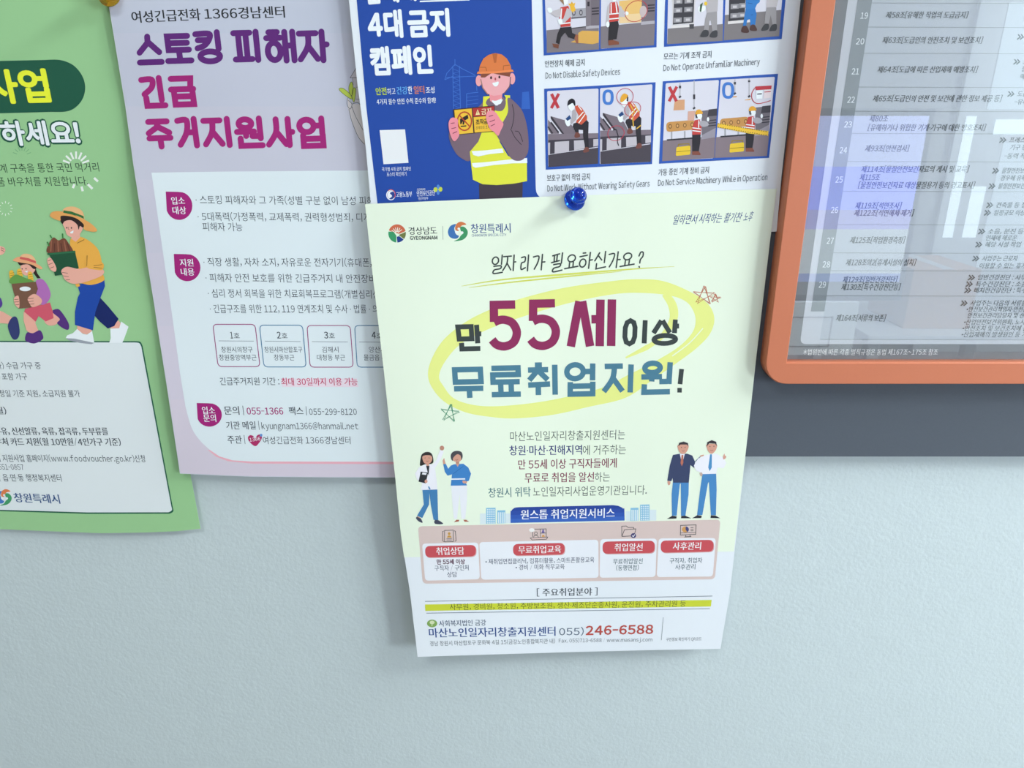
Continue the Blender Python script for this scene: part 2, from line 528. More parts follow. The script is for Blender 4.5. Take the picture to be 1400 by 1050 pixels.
nc.fill([(1178.7, -40), (1198.6, -40), (1127, 425.7), (1108.6, 425.7)], '#7f8a8e')
for t, x0, x1, y in (('19', 1176, 1186, 25.6), ('20', 1170, 1181, 60.8), ('21', 1164, 1174, 101.8), ('22', 1158, 1168, 140.6), ('23', 1153.7, 1164, 174.4),
                     ('24', 1147.6, 1157.4, 209.6), ('25', 1141.8, 1151.6, 249.8), ('26', 1135.7, 1145, 291.4), ('27', 1130, 1139, 333.4),
                     ('28', 1124.3, 1134.3, 365.7), ('29', 1119, 1128.6, 393.4)):
    nc.text(t, x0, y, x1, y, 8.5, '#e6eeee', .01, 1)
tl = Part(N, 'table_rule', None, 4)
for y in (4, 37, 72.7, 119, 152, 182.4, 220.7, 261.4, 307, 345.7, 370, 404.3, 464):
    x0 = 1192.5 - .154 * y
    tl.line([(x0, y), (1500, y + 1)], .8, '#8c9799')
IK = '#4d5559'
for t, x0, x1, y in (('제58조[유해한 작업의 도급금지]', 1210.5, 1322, 25), ('제63조[도급인의 안전조치 및 보건조치]', 1205.8, 1341.9, 59.5),
                     ('제64조[도급에 따른 산업재해 예방조치]', 1199, 1335, 99.6), ('제65조[도급인의 안전 및 보건에 관한 정보 제공 등]', 1192.5, 1368, 139.3),
                     ('제80조', 1188, 1213, 166.5), ('[유해하거나 위험한 기계·기구에 대한 방호조치]', 1186, 1346, 179), ('제93조[안전검사]', 1182, 1241.4, 207.5),
                     ('제114조[물질안전보건자료의 게시 및 교육]', 1176.7, 1323, 235.8), ('제115조', 1174.6, 1201.8, 247), ('[물질안전보건자료 대상물질용기 등의 경고표시]', 1172.7, 1331, 257.7),
                     ('제119조[석면조사]', 1168.6, 1230.9, 285.7), ('제122조[석면해체·제거]', 1167, 1247.7, 295.7), ('제125조[작업환경측정]', 1161.4, 1235.7, 332.9),
                     ('제128조의2[휴게시설의 설치]', 1155.7, 1250.6, 363.4), ('제129조[일반건강진단]', 1151.4, 1225, 387), ('제130조[특수건강진단등]', 1149.4, 1229.4, 397),
                     ('제164조[서류의 보존]', 1142.3, 1209.4, 439.4)):
    Part(N, 'article_text', None, 5).text(t, x0, y, x1, y, 9.4, IK, .018, 0, .12)
def chev(x, y):
    du = Part(N, 'chevron_mark', None, 5)
    for dx in (0, 4): du.line([(x + dx, y - 7), (x + dx + 3, y - 3.5), (x + dx - 1.5, y)], 1.7, IK)
for t, x, y, c in (('보호구를 지급하고', 1403, 54, 1), ('도급금지 작업을 승인', 1398, 88, 1), ('필요한 조치를 하여야', 1396, 98, 0), ('예방조치를 이행', 1394, 108, 0), ('도급인은 작업 시작 전', 1390, 132, 1),
                   ('-유해 위험 정보', 1386, 143, 0), ('프레스, 전단기', 1379, 195, 1), ('기구 등의 방호조치', 1380, 205, 0), ('-동력 작동 기계', 1372, 217, 0),
                   ('물질안전보건자료', 1369, 237, 1), ('경우에 유해성을', 1367, 247, 0), ('물질안전보건자료', 1364, 258, 1), ('건축물 등 철거', 1361, 284, 1), ('일정규모 이상', 1358, 294.5, 1),
                   ('소음, 분진 등', 1350, 320, 1), ('인체에 해로운', 1347, 329, 0), ('해당 시설 작업', 1346, 338, 1), ('사업주는 근로자', 1342, 357, 1), ('이용할 수 있는 휴게시설', 1338, 367, 0),
                   ('일반건강진단 : 사무직', 1336, 383, 1), ('특수건강진단 : 소음, 화학', 1333, 392, 1), ('배치전건강진단 : 특수건', 1331, 400.5, 1), ('사업주는 다음의 서류를 3년', 1326, 418, 1),
                   ('•안전보건관리책임자·안전관리자', 1320.5, 426.5, 0), ('안전보건관리담당자 및 산업보', 1322, 435, 0), ('•산업안전보건위원회, 노사협의', 1317, 444, 0),
                   ('•안전조치 및 보건조치에 관한', 1315, 452.5, 0), ('•산업재해의 발생원인 등 기록', 1313.5, 461, 0)):
    if c: chev(x - 11, y)
    Part(N, 'duty_text', None, 5).text(t, x, y, x + 6.05 * len(t), y, 7.6, IK, .014, 0, .1)
ft = Part(N, 'footer_text', None, 3)
ft.text('*법위반에 따른 각종 벌칙규정은 동법 제167조~175조 참조', 1097.7, 485.5, 1281.4, 485.5, 8.5, '#cfd9da', .012)
N.build(notice)

# ------------------------------------------------------------------ green poster
G = Poster('green', lambda x, y: .0025 + .0038 * sst(100, 720, y) + .0005 * math.sin(y / 60.0), plumb)
green = empty('poster', at(137, 726, .004), 'green food voucher poster at the far left, white panel below', 'poster', 'posters pinned to the wall')
sh = Part(G, 'paper_sheet', None, 0)
sh.fill([(-160, -60), (165, -60), (172, 0), (200, 200), (229, 420), (261, 653), (274, 722.8), (243, 726.2), (200, 728), (138, 729), (60, 726), (0, 723.4), (-160, 712)], '#8bbf8a')
bn = Part(G, 'title_banner', None, 1)
bn.fill([(-80, 85)] + spline([(60, 82), (82, 82), (100, 89), (112, 103), (116.5, 119), (113, 135), (103, 147), (90, 152.5), (70, 153)], False) + [(-80, 157)], '#1d5440')
bn.sub('title_text').text('사업', -17, 142.5, 71.5, 140.5, 47, '#efe836', .035, res=4)
sl = Part(G, 'slogan_text', None, 1)
sl.text('신청하세요!', -64, 203, 114, 201, 39, '#1d5440', .075, res=4)
sl.text('신청하세요!', -61, 200, 111.5, 198.5, 34, '#ecf5f2', .03, 1.6, res=4)
tx = Part(G, 'intro_text', None, 1)
tx.text('계 구축을 통한 국민 먹거리', 1, 236.5, 136, 234.5, 12.5, '#243d30', -.004)
tx.text('식품 바우처를 지원합니다.', -14, 255, 121.5, 253.5, 12.5, '#243d30', -.004)
for cx, cy, r0, r1, n in ((104, 226, 9, 19, 7), (7.5, 285, 7, 10, 12), (30, 213, 7, 13, 7)):
    sp = Part(G, 'sparkle', None, 1)
    for k in range(n):
        a = R(-160 + 140 * k / (n - 1)) if n < 10 else 2 * math.pi * k / n
        sp.line([(cx + r0 * math.cos(a), cy + r0 * math.sin(a)), (cx + r1 * math.cos(a), cy + r1 * math.sin(a))], 2.6 if n == 7 and cx > 90 else .8, '#dff2dd' if cx != 30 else '#6fa87a')
zz = zoomed(0, 225, .21429)
sp = Part(G, 'sparkle', None, 1)
for p in (((600, 85), (625, 108)), ((560, 125), (590, 155)), ((520, 140), (528, 170)), ((475, 125), (465, 150))):
    sp.line(zz(*p), 3.2, '#dff2dd')
pn = Part(G, 'white_panel', None, 1)
pq = [(-160, 466), (190, 466), (237, 702.5), (0, 698.8), (-160, 694)]
out_ = [(-160, 465.5)] + spline([(186, 466.4), (192, 467.5), (195, 473)], False) + spline([(236, 692), (237, 699), (232, 702.3)], False) + [(120, 702.5), (0, 698.8), (-160, 693)]
pn.fill(out_, '#1f5b45')
pn.fill([(-160, 467.4)] + spline([(185, 468.2), (190.5, 469.3), (193.2, 474)], False) + spline([(234.2, 692), (235, 697.5), (230.5, 700.4)], False) + [(120, 700.6), (0, 697), (-160, 691.2)], '#cbdcdd', .5)
pt = pn.sub('voucher_text', 1)
GI = '#39424a'
for t, x0, x1, y, h, b in (('자) 수급 가구 중', -5, 56.6, 504.5, 9.5, 0), ('는 포함 가구', -7, 38, 519.5, 9.5, 0), ('신청일 기준 지원, 소급지원 불가', -8, 110, 543, 9.8, 0), ('월)', -4, 9.7, 566.5, 10, .02),
                           ('우유, 신선알류, 육류, 잡곡류, 두부류를', -6, 148.6, 595, 10.5, .022), ('바우처 카드 지원(월 10만원/4인가구 기준)', -14, 166, 609.5, 10.5, .022),
                           ('처 지원사업 홈페이지(www.foodvoucher.go.kr)신청', -5, 199, 632, 10, 0), ('551-0857', -1, 33, 642.5, 7.5, 0), ('관할 읍·면·동 행정복지센터', -14, 85, 658.5, 10, 0)):
    pt.text(t, x0, y - (y - 500) * .004, x1, y, h, GI, b)

def city_swirl(part, cx, cy, s, lay=0):
    """three-armed swirl emblem in blue, orange and green with white figures between"""
    f = lambda *p: [(cx + x * s, cy + y * s) for x, y in p]
    part.fill(f((-.2, -.75), (-.75, -.55), (-1, 0), (-.85, .5), (-.45, .72), (-.05, .68), (.1, .45), (-.15, .3), (-.3, .0), (-.35, -.35)), '#3f74b4', lay, True)
    part.fill(f((-.28, -.35), (-.1, -.8), (.35, -.98), (.85, -.72), (.4, -.6), (.2, -.35), (.05, -.05), (-.15, -.05)), '#cf7a4a', lay + .2, True)
    part.fill(f((.25, -.45), (.65, -.45), (.98, -.05), (.9, .45), (.45, .85), (-.4, .98), (.05, .75), (.3, .4), (.55, .15), (.3, -.05)), '#3f9663', lay + .4, True)
    part.ell(cx - .12 * s, cy + .08 * s, .16 * s, .16 * s, '#eef4f0', lay + .8)
    part.ell(cx + .42 * s, cy + .12 * s, .14 * s, .14 * s, '#eef4f0', lay + .8)
    part.ell(cx + .08 * s, cy - .28 * s, .12 * s, .12 * s, '#eef4f0', lay + .8)
lg = Part(G, 'city_logo', None, 3)
city_swirl(lg, 4.5, 680, 11.5)
lg.text('창원특례시', 20.7, 686.5, 82.9, 688.6, 12.5, '#2f4f7d', .018, 1)

zg = zoomed(0, 270, .19527)
SK, SK2 = '#dba593', '#5a3a36'
gm = Part(G, 'farmer_illustration', None, 4)
gm.sub('rear_leg').fill(zg((700, 700), (760, 765), (830, 850), (800, 900), (755, 918), (700, 870), (660, 825), (640, 760)), '#14245c', 0)
gm.fill(zg((830, 860), (850, 890), (845, 915), (775, 917), (770, 905)), SK, .3)
gm.fill(zg((848, 868), (900, 905), (865, 1000), (855, 1018), (765, 1018), (775, 985), (772, 918), (835, 915)), '#dfeae9', .5)
gm.fill(zg((540, 890), (640, 905), (642, 940), (605, 960), (575, 950), (540, 925)), SK, .5)
gm.fill(zg((540, 920), (580, 955), (610, 960), (645, 935), (660, 1015), (590, 1012), (520, 1000), (460, 985), (470, 965), (510, 950)), '#dfeae9', .8)
gm.fill(zg((460, 985), (520, 988), (600, 1005), (660, 1018), (640, 1027), (560, 1018), (480, 1000)), '#8d9aa2', 1.0)
gm.sub('front_leg', 1).fill(zg((540, 610), (730, 575), (735, 620), (700, 710), (668, 800), (650, 930), (525, 892), (525, 800), (545, 700), (560, 670)), '#1b449a', 0)
gm.sub('shirt', 2).fill(zg((490, 310), (530, 275), (580, 280), (640, 315), (690, 370), (712, 450), (715, 520), (728, 580), (640, 612), (560, 600), (560, 620), (530, 615), (520, 500)), '#e2a447', 0, True)
hd = gm.sub('head', 3)
hd.fill(zg((500, 250), (560, 245), (560, 280), (530, 310), (500, 290)), SK)
hd.fill(zg((440, 180), (470, 150), (550, 170), (580, 205), (570, 240), (545, 270), (510, 280), (470, 262), (455, 220)), SK, .3, True)
hd.fill(zg((420, 135), (470, 110), (560, 140), (590, 190), (580, 210), (560, 200), (550, 225), (540, 190), (500, 160), (455, 165), (435, 185)), '#2b211f', .6, True)
for c in ((468, 212), (500, 213)): hd.ell(*zg(c)[0], .9, 1.1, '#2b211f', .9)
hd.fill(zg((490, 243), (515, 230), (512, 250), (495, 252)), '#f0f0ea', .9)
hd.line(zg((480, 205), (478, 222), (486, 225)), .5, '#8a4f45', .9)
ht = gm.sub('straw_hat', 5)
ht.fill(zg((350, 125), (370, 100), (430, 98), (560, 140), (640, 185), (680, 230), (650, 240), (590, 225), (583, 185), (520, 140), (430, 128), (422, 162), (370, 145)), '#d09c58', 0, True)
ht.fill(zg((440, 100), (460, 70), (520, 65), (575, 95), (590, 150), (560, 140), (500, 115)), '#dbaf7b', .3, True)
ht.fill(zg((445, 90), (500, 98), (585, 130), (588, 150), (540, 128), (442, 106)), '#2f6a38', .6)
bx = gm.sub('harvest_box', 5)
bx.fill(zg((330, 385), (345, 320), (375, 280), (410, 300), (450, 285), (480, 320), (510, 380), (430, 395)), '#6b4433', 0, True)
for k in range(6): bx.line(zg((355 + k * 27, 380), (360 + k * 22, 300 + (k % 2) * 20)), 1.6, ('#8a5c46', '#55332a')[k % 2], .3, smooth=False)
for a, b in (((330, 310), (345, 340)), ((350, 262), (362, 285)), ((438, 252), (440, 285))): bx.line(zg(a, b), 1.8, '#3a7a40', .4)
bx.fill(zg((330, 390), (525, 372), (530, 400), (552, 495), (470, 535), (385, 548), (350, 410)), '#1d4d34', .6)
bx.line(zg((332, 398), (528, 380)), 2.2, '#2a6644', .9)
am = gm.sub('arms', 7)
am.fill(zg((330, 440), (350, 420), (375, 450), (395, 495), (385, 520), (350, 500)), SK, 0, True)
am.fill(zg((430, 510), (470, 485), (550, 500), (620, 490), (720, 505), (715, 545), (620, 585), (520, 605), (460, 580), (440, 545)), SK, .3, True)
for a, b in (((335, 445), (360, 435)), ((340, 470), (370, 458)), ((350, 495), (378, 485)), ((435, 525), (475, 530)), ((440, 548), (480, 555)), ((460, 578), (490, 575))): am.line(zg(a, b), .6, SK2, .6)
am.fill(zg((600, 440), (715, 455), (718, 505), (660, 505), (610, 490)), '#e2a447', .6, True)
for a, b in (((655, 478), (715, 470)), ((655, 488), (715, 495)), ((610, 405), (608, 480)), ((540, 320), (590, 295))): am.line(zg(a, b), .6, '#6a4a20', .9)

gg = Part(G, 'girl_illustration', None, 4)
gg.fill(zg((355, 800), (400, 820), (420, 850), (390, 890), (340, 895), (310, 860)), SK, 0, True)
gg.fill(zg((365, 800), (400, 780), (430, 800), (480, 880), (478, 925), (440, 915), (400, 880), (418, 850)), '#4d2f74', .2, True)
gg.fill(zg((165, 800), (255, 830), (248, 880), (272, 940), (215, 955), (185, 930), (165, 860)), SK, .3)
gg.fill(zg((190, 945), (230, 950), (280, 930), (303, 975), (290, 1000), (240, 1022), (190, 1010), (175, 990)), '#4d2f74', .6, True)
gg.fill(zg((175, 780), (350, 735), (370, 800), (375, 845), (320, 868), (270, 830), (250, 870), (170, 800)), '#bf5566', .7)
gg.fill(zg((250, 590), (290, 570), (330, 610), (355, 680), (330, 735), (290, 750), (260, 700)), '#a269ab', 1.0, True)
gh = gg.sub('head', 1)
gh.fill(zg((245, 480), (260, 530), (285, 565), (260, 565), (235, 530)), '#2b211f')
gh.fill(zg((145, 480), (175, 450), (235, 480), (245, 510), (215, 540), (175, 545), (150, 520)), SK, .3, True)
gh.fill(zg((125, 450), (160, 440), (220, 455), (255, 490), (235, 500), (200, 470), (165, 470), (140, 475)), '#2b211f', .6, True)
for c in ((155, 500), (182, 498)): gh.ell(*zg(c)[0], .7, .9, '#2b211f', .9)
gh.fill(zg((170, 518), (195, 512), (190, 526)), '#f0f0ea', .9)
gh.fill(zg((90, 440), (130, 415), (170, 430), (240, 455), (295, 490), (280, 502), (220, 470), (140, 455)), '#d9a074', .9, True)
gh.fill(zg((140, 420), (165, 395), (215, 400), (245, 430), (250, 462), (190, 440)), '#e0b183', 1.2, True)
gh.fill(zg((142, 415), (200, 425), (250, 445), (252, 462), (190, 442), (138, 430)), '#bf5a56', 1.5)
gb = gg.sub('paper_bag', 3)
for x, y in ((85, 550), (140, 540), (215, 560)):
    gb.fill(zg((x - 20, y - 30), (x + 5, y - 38), (x + 20, y + 20), (x + 5, y + 40), (x - 15, y + 20)), '#d6b23e', 0, True)
    for k in range(3): gb.line(zg((x - 15, y - 18 + k * 16), (x + 14, y - 24 + k * 16)), .6, '#7a5a20', .2)
gb.fill(zg((65, 580), (110, 540), (170, 560), (235, 590), (90, 605)), '#5c9447', .3, True)
gb.fill(zg((80, 605), (250, 590), (265, 640), (220, 770), (130, 778), (100, 680)), '#6d5140', .5)
gb.ell(*zg((176, 640))[0], 7.6, 3.2, '#dfe9ea', .8)
gb.fill(zg((195, 705), (240, 675), (290, 710), (285, 745), (230, 768), (205, 740)), SK, .9, True)
gb.fill(zg((98, 705), (130, 690), (135, 770), (105, 750)), SK, .9, True)
for a, b in (((195, 710), (235, 705)), ((195, 730), (235, 725)), ((205, 748), (240, 745)), ((100, 715), (130, 712)), ((100, 732), (132, 730)), ((108, 752), (135, 748))): gb.line(zg(a, b), .6, SK2, 1.2)
ge = Part(G, 'runner_illustration', None, 4)
ge.fill(zg((-160, 690), (-20, 690), (15, 730), (5, 770), (-60, 800)), '#4d3a8a', 0, True)
ge.fill(zg((-40, 780), (20, 800), (95, 845), (70, 885), (0, 880), (-60, 850)), SK, .3)
ge.fill(zg((85, 840), (120, 845), (138, 940), (120, 990), (85, 985), (55, 900)), '#2f3a6a', .6, True)
ge = Part(G, 'waving_hand_illustration', None, 4)
ge.fill(zg((-40, 340), (20, 345), (38, 370), (15, 400), (-40, 400)), SK, .3, True)
for a, b in (((5, 352), (30, 362)), ((5, 366), (30, 378))): ge.line(zg(a, b), .6, SK2, .6)
G.build(green)

# ------------------------------------------------------------------ lavender poster
JAMO = {
 '스': (((.5, 1), (.48, .78), (.05, .42)), ((.52, .78), (.95, .42)), ((0, .06), (1, .06))),
 '토': (((.95, .97), (.08, .97), (.08, .45), (.95, .45)), ((.1, .71), (.9, .71)), ((.52, .45), (.52, .06)), ((0, .04), (1, .04))),
 '킹': (('s', (.02, .95), (.6, .95), (.58, .75), (.35, .55), (.05, .46)), ((.1, .74), (.55, .74)), ((.95, 1), (.95, .42)), ('o', .55, .17, .42, .17)),
 '피': (((0, .97), (.7, .97)), ((.2, .97), (.2, .06)), ((.52, .97), (.52, .06)), ((0, .04), (.72, .04)), ((.97, 1), (.97, 0))),
 '해': (((.1, 1), (.42, 1)), ((0, .8), (.52, .8)), ('o', .26, .33, .24, .3), ((.7, 1), (.7, 0)), ((1, 1), (1, 0)), ((.7, .52), (1, .52))),
 '자': (((0, .95), (.62, .95)), ('s', (.33, .95), (.3, .5), (0, .05)), ((.32, .5), (.64, .05)), ((.84, 1), (.84, 0)), ((.84, .55), (1, .55))),
 '긴': (('s', (.0, .95), (.5, .95), (.46, .68), (.06, .44)), ((.86, 1), (.86, .22)), ((.12, .32), (.12, .03), (1, .03))),
 '급': (((.05, .97), (.93, .97), (.88, .65)), ((0, .57), (1, .57)), ((.12, .46), (.12, .0), (.95, .0), (.95, .46)), ((.12, .3), (.95, .3))),
 '주': (((.05, .97), (.93, .97)), ((.5, .97), (.42, .75), (.0, .53)), ((.5, .75), (.98, .53)), ((0, .33), (1, .33)), ((.52, .33), (.52, 0))),
 '거': (('s', (0, .95), (.52, .95), (.45, .5), (.02, .05)), ((.95, 1), (.95, 0)), ((.6, .5), (.95, .5))),
 '지': (((0, .95), (.66, .95)), ('s', (.36, .95), (.3, .5), (0, .05)), ((.34, .5), (.68, .05)), ((.96, 1), (.96, 0))),
 '원': (('o', .36, .82, .26, .16), ((0, .52), (.7, .52)), ((.36, .52), (.36, .36)), ((.62, .35), (.9, .35)), ((.95, 1), (.95, .26)), ((.12, .27), (.12, .0), (1, .0))),
 '사': (('s', (.36, 1), (.33, .5), (0, .04)), ((.35, .52), (.72, .04)), ((.85, 1), (.85, 0)), ((.85, .5), (1, .5))),
 '업': (('o', .32, .74, .3, .23), ((.96, 1), (.96, .44)), ((.62, .74), (.96, .74)), ((.15, .4), (.15, .0), (.97, .0), (.97, .4)), ((.15, .26), (.97, .26))),
 '만': (('c', (0, .93), (.58, .93), (.58, .42), (.03, .42)), ((.82, 1), (.82, .22)), ((.82, .62), (1, .62)), ((.12, .26), (.12, .0), (.92, .0))),
 '5': (((.95, .98), (.12, .98), (.1, .58)), ('s', (.1, .57), (.3, .62), (.55, .62), (.82, .54), (.97, .33), (.84, .1), (.5, 0), (.18, .04), (.0, .16))),
 '세': (((.22, .97), (.04, 0)), ((.28, .97), (.48, 0)), ((.5, .58), (.7, .58)), ((.7, 1), (.7, 0)), ((.96, 1), (.96, 0))),
 '이': (('c', (.0, .3), (.0, .7), (.08, .92), (.24, 1), (.4, .92), (.48, .7), (.48, .3), (.4, .08), (.24, 0), (.08, .08)), ((.96, 1), (.96, 0))),
 '상': (((.3, .97), (.02, .44)), ((.34, .97), (.66, .44)), ((.84, 1), (.84, .42)), ((.84, .72), (1, .72)), ('o', .48, .16, .42, .17)),
 '무': (('c', (.06, .97), (.94, .97), (.94, .55), (.06, .55)), ((0, .32), (1, .32)), ((.52, .32), (.52, 0))),
 '료': (((.02, .97), (.94, .97), (.94, .73), (.06, .73), (.06, .47), (.98, .47)), ((.32, .4), (.32, .04)), ((.68, .4), (.68, .04)), ((0, .02), (1, .02))),
 '취': (((.25, 1), (.5, 1)), ((0, .84), (.72, .84)), ((.36, .84), (.04, .5)), ((.38, .8), (.7, .5)), ((0, .34), (.78, .36)), ((.36, .34), (.36, 0)), ((.96, 1), (.96, 0))),
 '!': (((.62, 1), (.5, .3)), ((-.12, .03), (1.1, .01))),
 '일': (('o', .3, .72, .25, .2), ((.82, 1), (.8, .5)), ('s', (.2, .42), (.75, .42), (.72, .27), (.25, .22), (.2, .03), (.9, .06))),
 '리': (('s', (.05, .88), (.5, .9), (.48, .6), (.1, .52), (.1, .12), (.6, .2)), ((.9, 1), (.9, -.02))),
 '가': (('s', (.05, .88), (.5, .9), (.45, .5), (.2, .08)), ((.8, 1), (.8, 0)), ((.8, .5), (1.05, .5))),
 '필': (((.05, .9), (.62, .98)), ((.2, .93), (.22, .6)), ((.45, .95), (.43, .6)), ((0, .52), (.65, .6)), ((.87, 1.02), (.85, .45)), ('s', (.2, .4), (.75, .42), (.72, .27), (.25, .2), (.2, .0), (.95, .06))),
 '요': (('o', .48, .72, .3, .24), ((.35, .45), (.35, .12)), ((.65, .45), (.65, .12)), ((0, .03), (1.05, .13))),
 '하': (((.25, 1), (.45, 1.0)), ((.02, .78), (.6, .84)), ('o', .3, .35, .25, .26), ((.82, 1), (.82, -.02)), ((.82, .5), (1.05, .52))),
 '신': (((.35, .97), (.02, .5)), ((.3, .78), (.6, .52)), ((.85, 1.02), (.85, .35)), ((.2, .32), (.2, .0), (1, .08))),
 '?': (('s', (.1, .75), (.3, .98), (.65, .95), (.7, .7), (.4, .5), (.38, .28)), ((.36, .05), (.42, .0))),
}
def v_depth(x, y):
    d = .0072 + .0042 * sst(150, 650, y) + .0005 * math.sin(y / 70.0)
    return d + .0010 * math.sin(y / 42.0 + 1.0) * sst(330, 190, x)
V = Poster('violet', v_depth, lambda x, y: plumb(x, y) - .012 * (1 if x < 400 else .8))
violet = empty('poster', at(392, 652, .011), 'lavender poster with large purple Korean headline under the yellow pin', 'poster', 'posters pinned to the wall')
VE = [(139, -60), (148, 0), (149.6, 13), (159.8, 75), (171.4, 145.7), (182, 223), (193.2, 295.7), (202.3, 364), (211, 418), (215.4, 448), (228.8, 533), (246, 647.5),
      (300, 650), (341, 651.6), (440, 652.6), (540, 653), (650, 653), (668, -60)]
Part(V, 'paper_sheet', None, 0).fill(VE, '#bcc3d2')
vb = Part(V, 'printed_background', None, .3)                # the printed tint turns from blue grey to a warmer lavender down the sheet
def v_edge(y):
    for (x0, y0), (x1, y1) in zip(VE, VE[1:]):
        if y0 <= y <= y1 and y1 > y0: return lerp(x0, x1, (y - y0) / (y1 - y0))
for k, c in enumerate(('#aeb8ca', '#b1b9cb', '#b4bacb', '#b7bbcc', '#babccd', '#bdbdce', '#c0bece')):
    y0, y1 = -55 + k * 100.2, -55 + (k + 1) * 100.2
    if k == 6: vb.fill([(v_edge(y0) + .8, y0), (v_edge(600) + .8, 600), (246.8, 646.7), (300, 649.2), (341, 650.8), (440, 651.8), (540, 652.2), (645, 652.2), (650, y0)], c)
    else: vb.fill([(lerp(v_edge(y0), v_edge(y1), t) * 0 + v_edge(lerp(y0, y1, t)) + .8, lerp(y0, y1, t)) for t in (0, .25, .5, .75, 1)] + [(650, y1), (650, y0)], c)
ph = Part(V, 'helpline_text', None, 1)
ph.text('여성긴급전화', 180.9, 31.5, 275, 27.5, 16, '#26282e', .018, res=3)
ph.text('1366경남센터', 280, 27, 390, 24, 16, '#26282e', .018, res=3)
he = Part(V, 'headline', None, 1)
zh = zoomed(150, 0, .28571)
for ch, x0, x1, y0, y1, c in (('스', 122, 255, 163, 322, 'a'), ('토', 258, 398, 157, 312, 'a'), ('킹', 400, 540, 143, 310, 'a'), ('피', 583, 722, 141, 305, 'a'), ('해', 738, 893, 141, 307, 'a'),
                              ('자', 895, 1053, 140, 306, 'a'), ('긴', 145, 272, 362, 526, 'b'), ('급', 280, 415, 360, 516, 'b'), ('주', 173, 302, 566, 718, 'b'), ('거', 316, 428, 558, 714, 'b'),
                              ('지', 440, 586, 558, 712, 'b'), ('원', 595, 740, 556, 713, 'b'), ('사', 743, 888, 558, 712, 'b'), ('업', 893, 1036, 556, 714, 'b')):
    (a, b), (a1, b1) = zh((x0, y0), (x1, y1))
    he.strokes(JAMO[ch], a, b, a1, b1, 8.2, {'a': '#55236f', 'b': '#942270'}[c], tilt=1.2, cap=True)
hs = Part(V, 'hand_house_drawing', None, 1)
zl = zoomed(440, 60, .17143)
hs.fill(zl((225, 270), (300, 150), (420, 150), (420, 470), (260, 470), (240, 330), (245, 270)), '#b4b6c0')
hs.line(zl((225, 272), (300, 150)), .7, '#4a4c52', .3); hs.line(zl((225, 270), (330, 270)), .7, '#4a4c52', .3); hs.line(zl((245, 270), (250, 330)), .6, '#4a4c52', .3); hs.line(zl((270, 345), (330, 345)), .5, '#4a4c52', .3)
hs.line(zl((270, 440), (340, 445)), .5, '#4a4c52', .3)
for lf in (((138, 357), (170, 355), (225, 400), (240, 440), (200, 420), (150, 380)), ((225, 315), (240, 305), (250, 350), (240, 410), (220, 390), (215, 350)), ((250, 355), (270, 360), (265, 430), (255, 465), (240, 420))):
    hs.fill(zl(*lf), '#a9bf4e', .6, True); hs.line(zl(*lf), .6, '#4a5530', .9, True, True)
hs.fill(zl((205, 430), (240, 480), (300, 480), (430, 560), (430, 830), (340, 800), (290, 740), (240, 620), (210, 520)), '#c3c4c8', .4)
for st in (((205, 430), (200, 480), (225, 520), (240, 480), (210, 450)), ((215, 520), (240, 620), (290, 740), (340, 800)), ((240, 500), (270, 580), (330, 690)), ((240, 480), (290, 470), (330, 520))):
    hs.line(zl(*st), .7, '#55565c', .9, smooth=True)
vp = Part(V, 'white_panel', None, 1)
vp.fill([(284, 615), (296, 624.5), (312, 630.5), (345, 633.8), (540, 634.5), (620, 634.5), (620, 626), (345, 626)], '#d9a3b2')
vp.fill([(207, 236), (300, 234.6), (504, 233), (620, 232), (620, 631.6), (345, 631), (318, 629.4), (300, 624)] + spline([(288, 616), (274, 603), (262, 585), (253.5, 556)], False) + [(246, 510), (235.6, 433.5), (222, 340)], '#c9dae2', .5)
def tear(part, cx, cy, r0, r1, lay=0):
    p = [(cx - r0 * 1.02, cy - r1 * 1.02), (cx - r0 * .1, cy - r1)] + ring(cx, cy, r0, r1, 22, 0, -75, 160) + [(cx - r0 * .97, cy - r1 * .1)]
    part.fill(p, '#932070', lay)
for n, (x, y, r0, r1, t1, a0, a1, b1, t2, c0, c1, b2) in enumerate((
        (245, 281.5, 18, 19.2, '입소', 234.8, 253.3, 279.5, '대상', 236.5, 255.2, 292.8), (256, 366, 18, 18.5, '지원', 246.5, 265, 364.2, '내용', 247.9, 266.3, 376.8),
        (286.3, 567.3, 17, 16, '입소', 277, 294.6, 566.2, '문의', 278.8, 296, 576.8))):
    t = Part(V, 'teardrop_badge', None, 3)
    tear(t, x, y, r0, r1)
    tt = t.sub('badge_text')
    tt.text(t1, a0, b1, a1, b1, 10.3, '#eaf0f2', .016); tt.text(t2, c0, b2, c1, b2, 10.3, '#eaf0f2', .016)
VI = '#3a424d'
bt = Part(V, 'eligibility_text', None, 3)
for t, x0, x1, y0, y1 in (('· 스토킹 피해자와 그 가족(성별 구분 없이 남성 피해', 268.2, 511, 279, 280.5), ('· 5대폭력(가정폭력, 교제폭력, 권력형성범죄, 디지', 271, 506, 302, 303.2), ('피해자 가능', 277.7, 332, 316, 316.3)):
    bt.text(t, x0, y0, x1, y1, 12, VI, -.004)
bt = Part(V, 'support_text', None, 3)
for t, x0, x1, y0, y1 in (('· 직장 생활, 자차 소지, 자유로운 전자기기(휴대폰,', 279, 508.4, 364, 364.8), ('· 피해자 안전 보호를 위한 긴급주거지 내 안전장비', 281.8, 513, 385.5, 387), ('· 심리 정서 회복을 위한 치료회복프로그램(개별심리상', 285, 519, 406.6, 408.3), ('· 긴급구조를 위한 112, 119 연계조치 및 수사 · 법률 · 의', 287.7, 517, 428, 428.3)):
    bt.text(t, x0, y0, x1, y1, 11.8, VI, -.004)
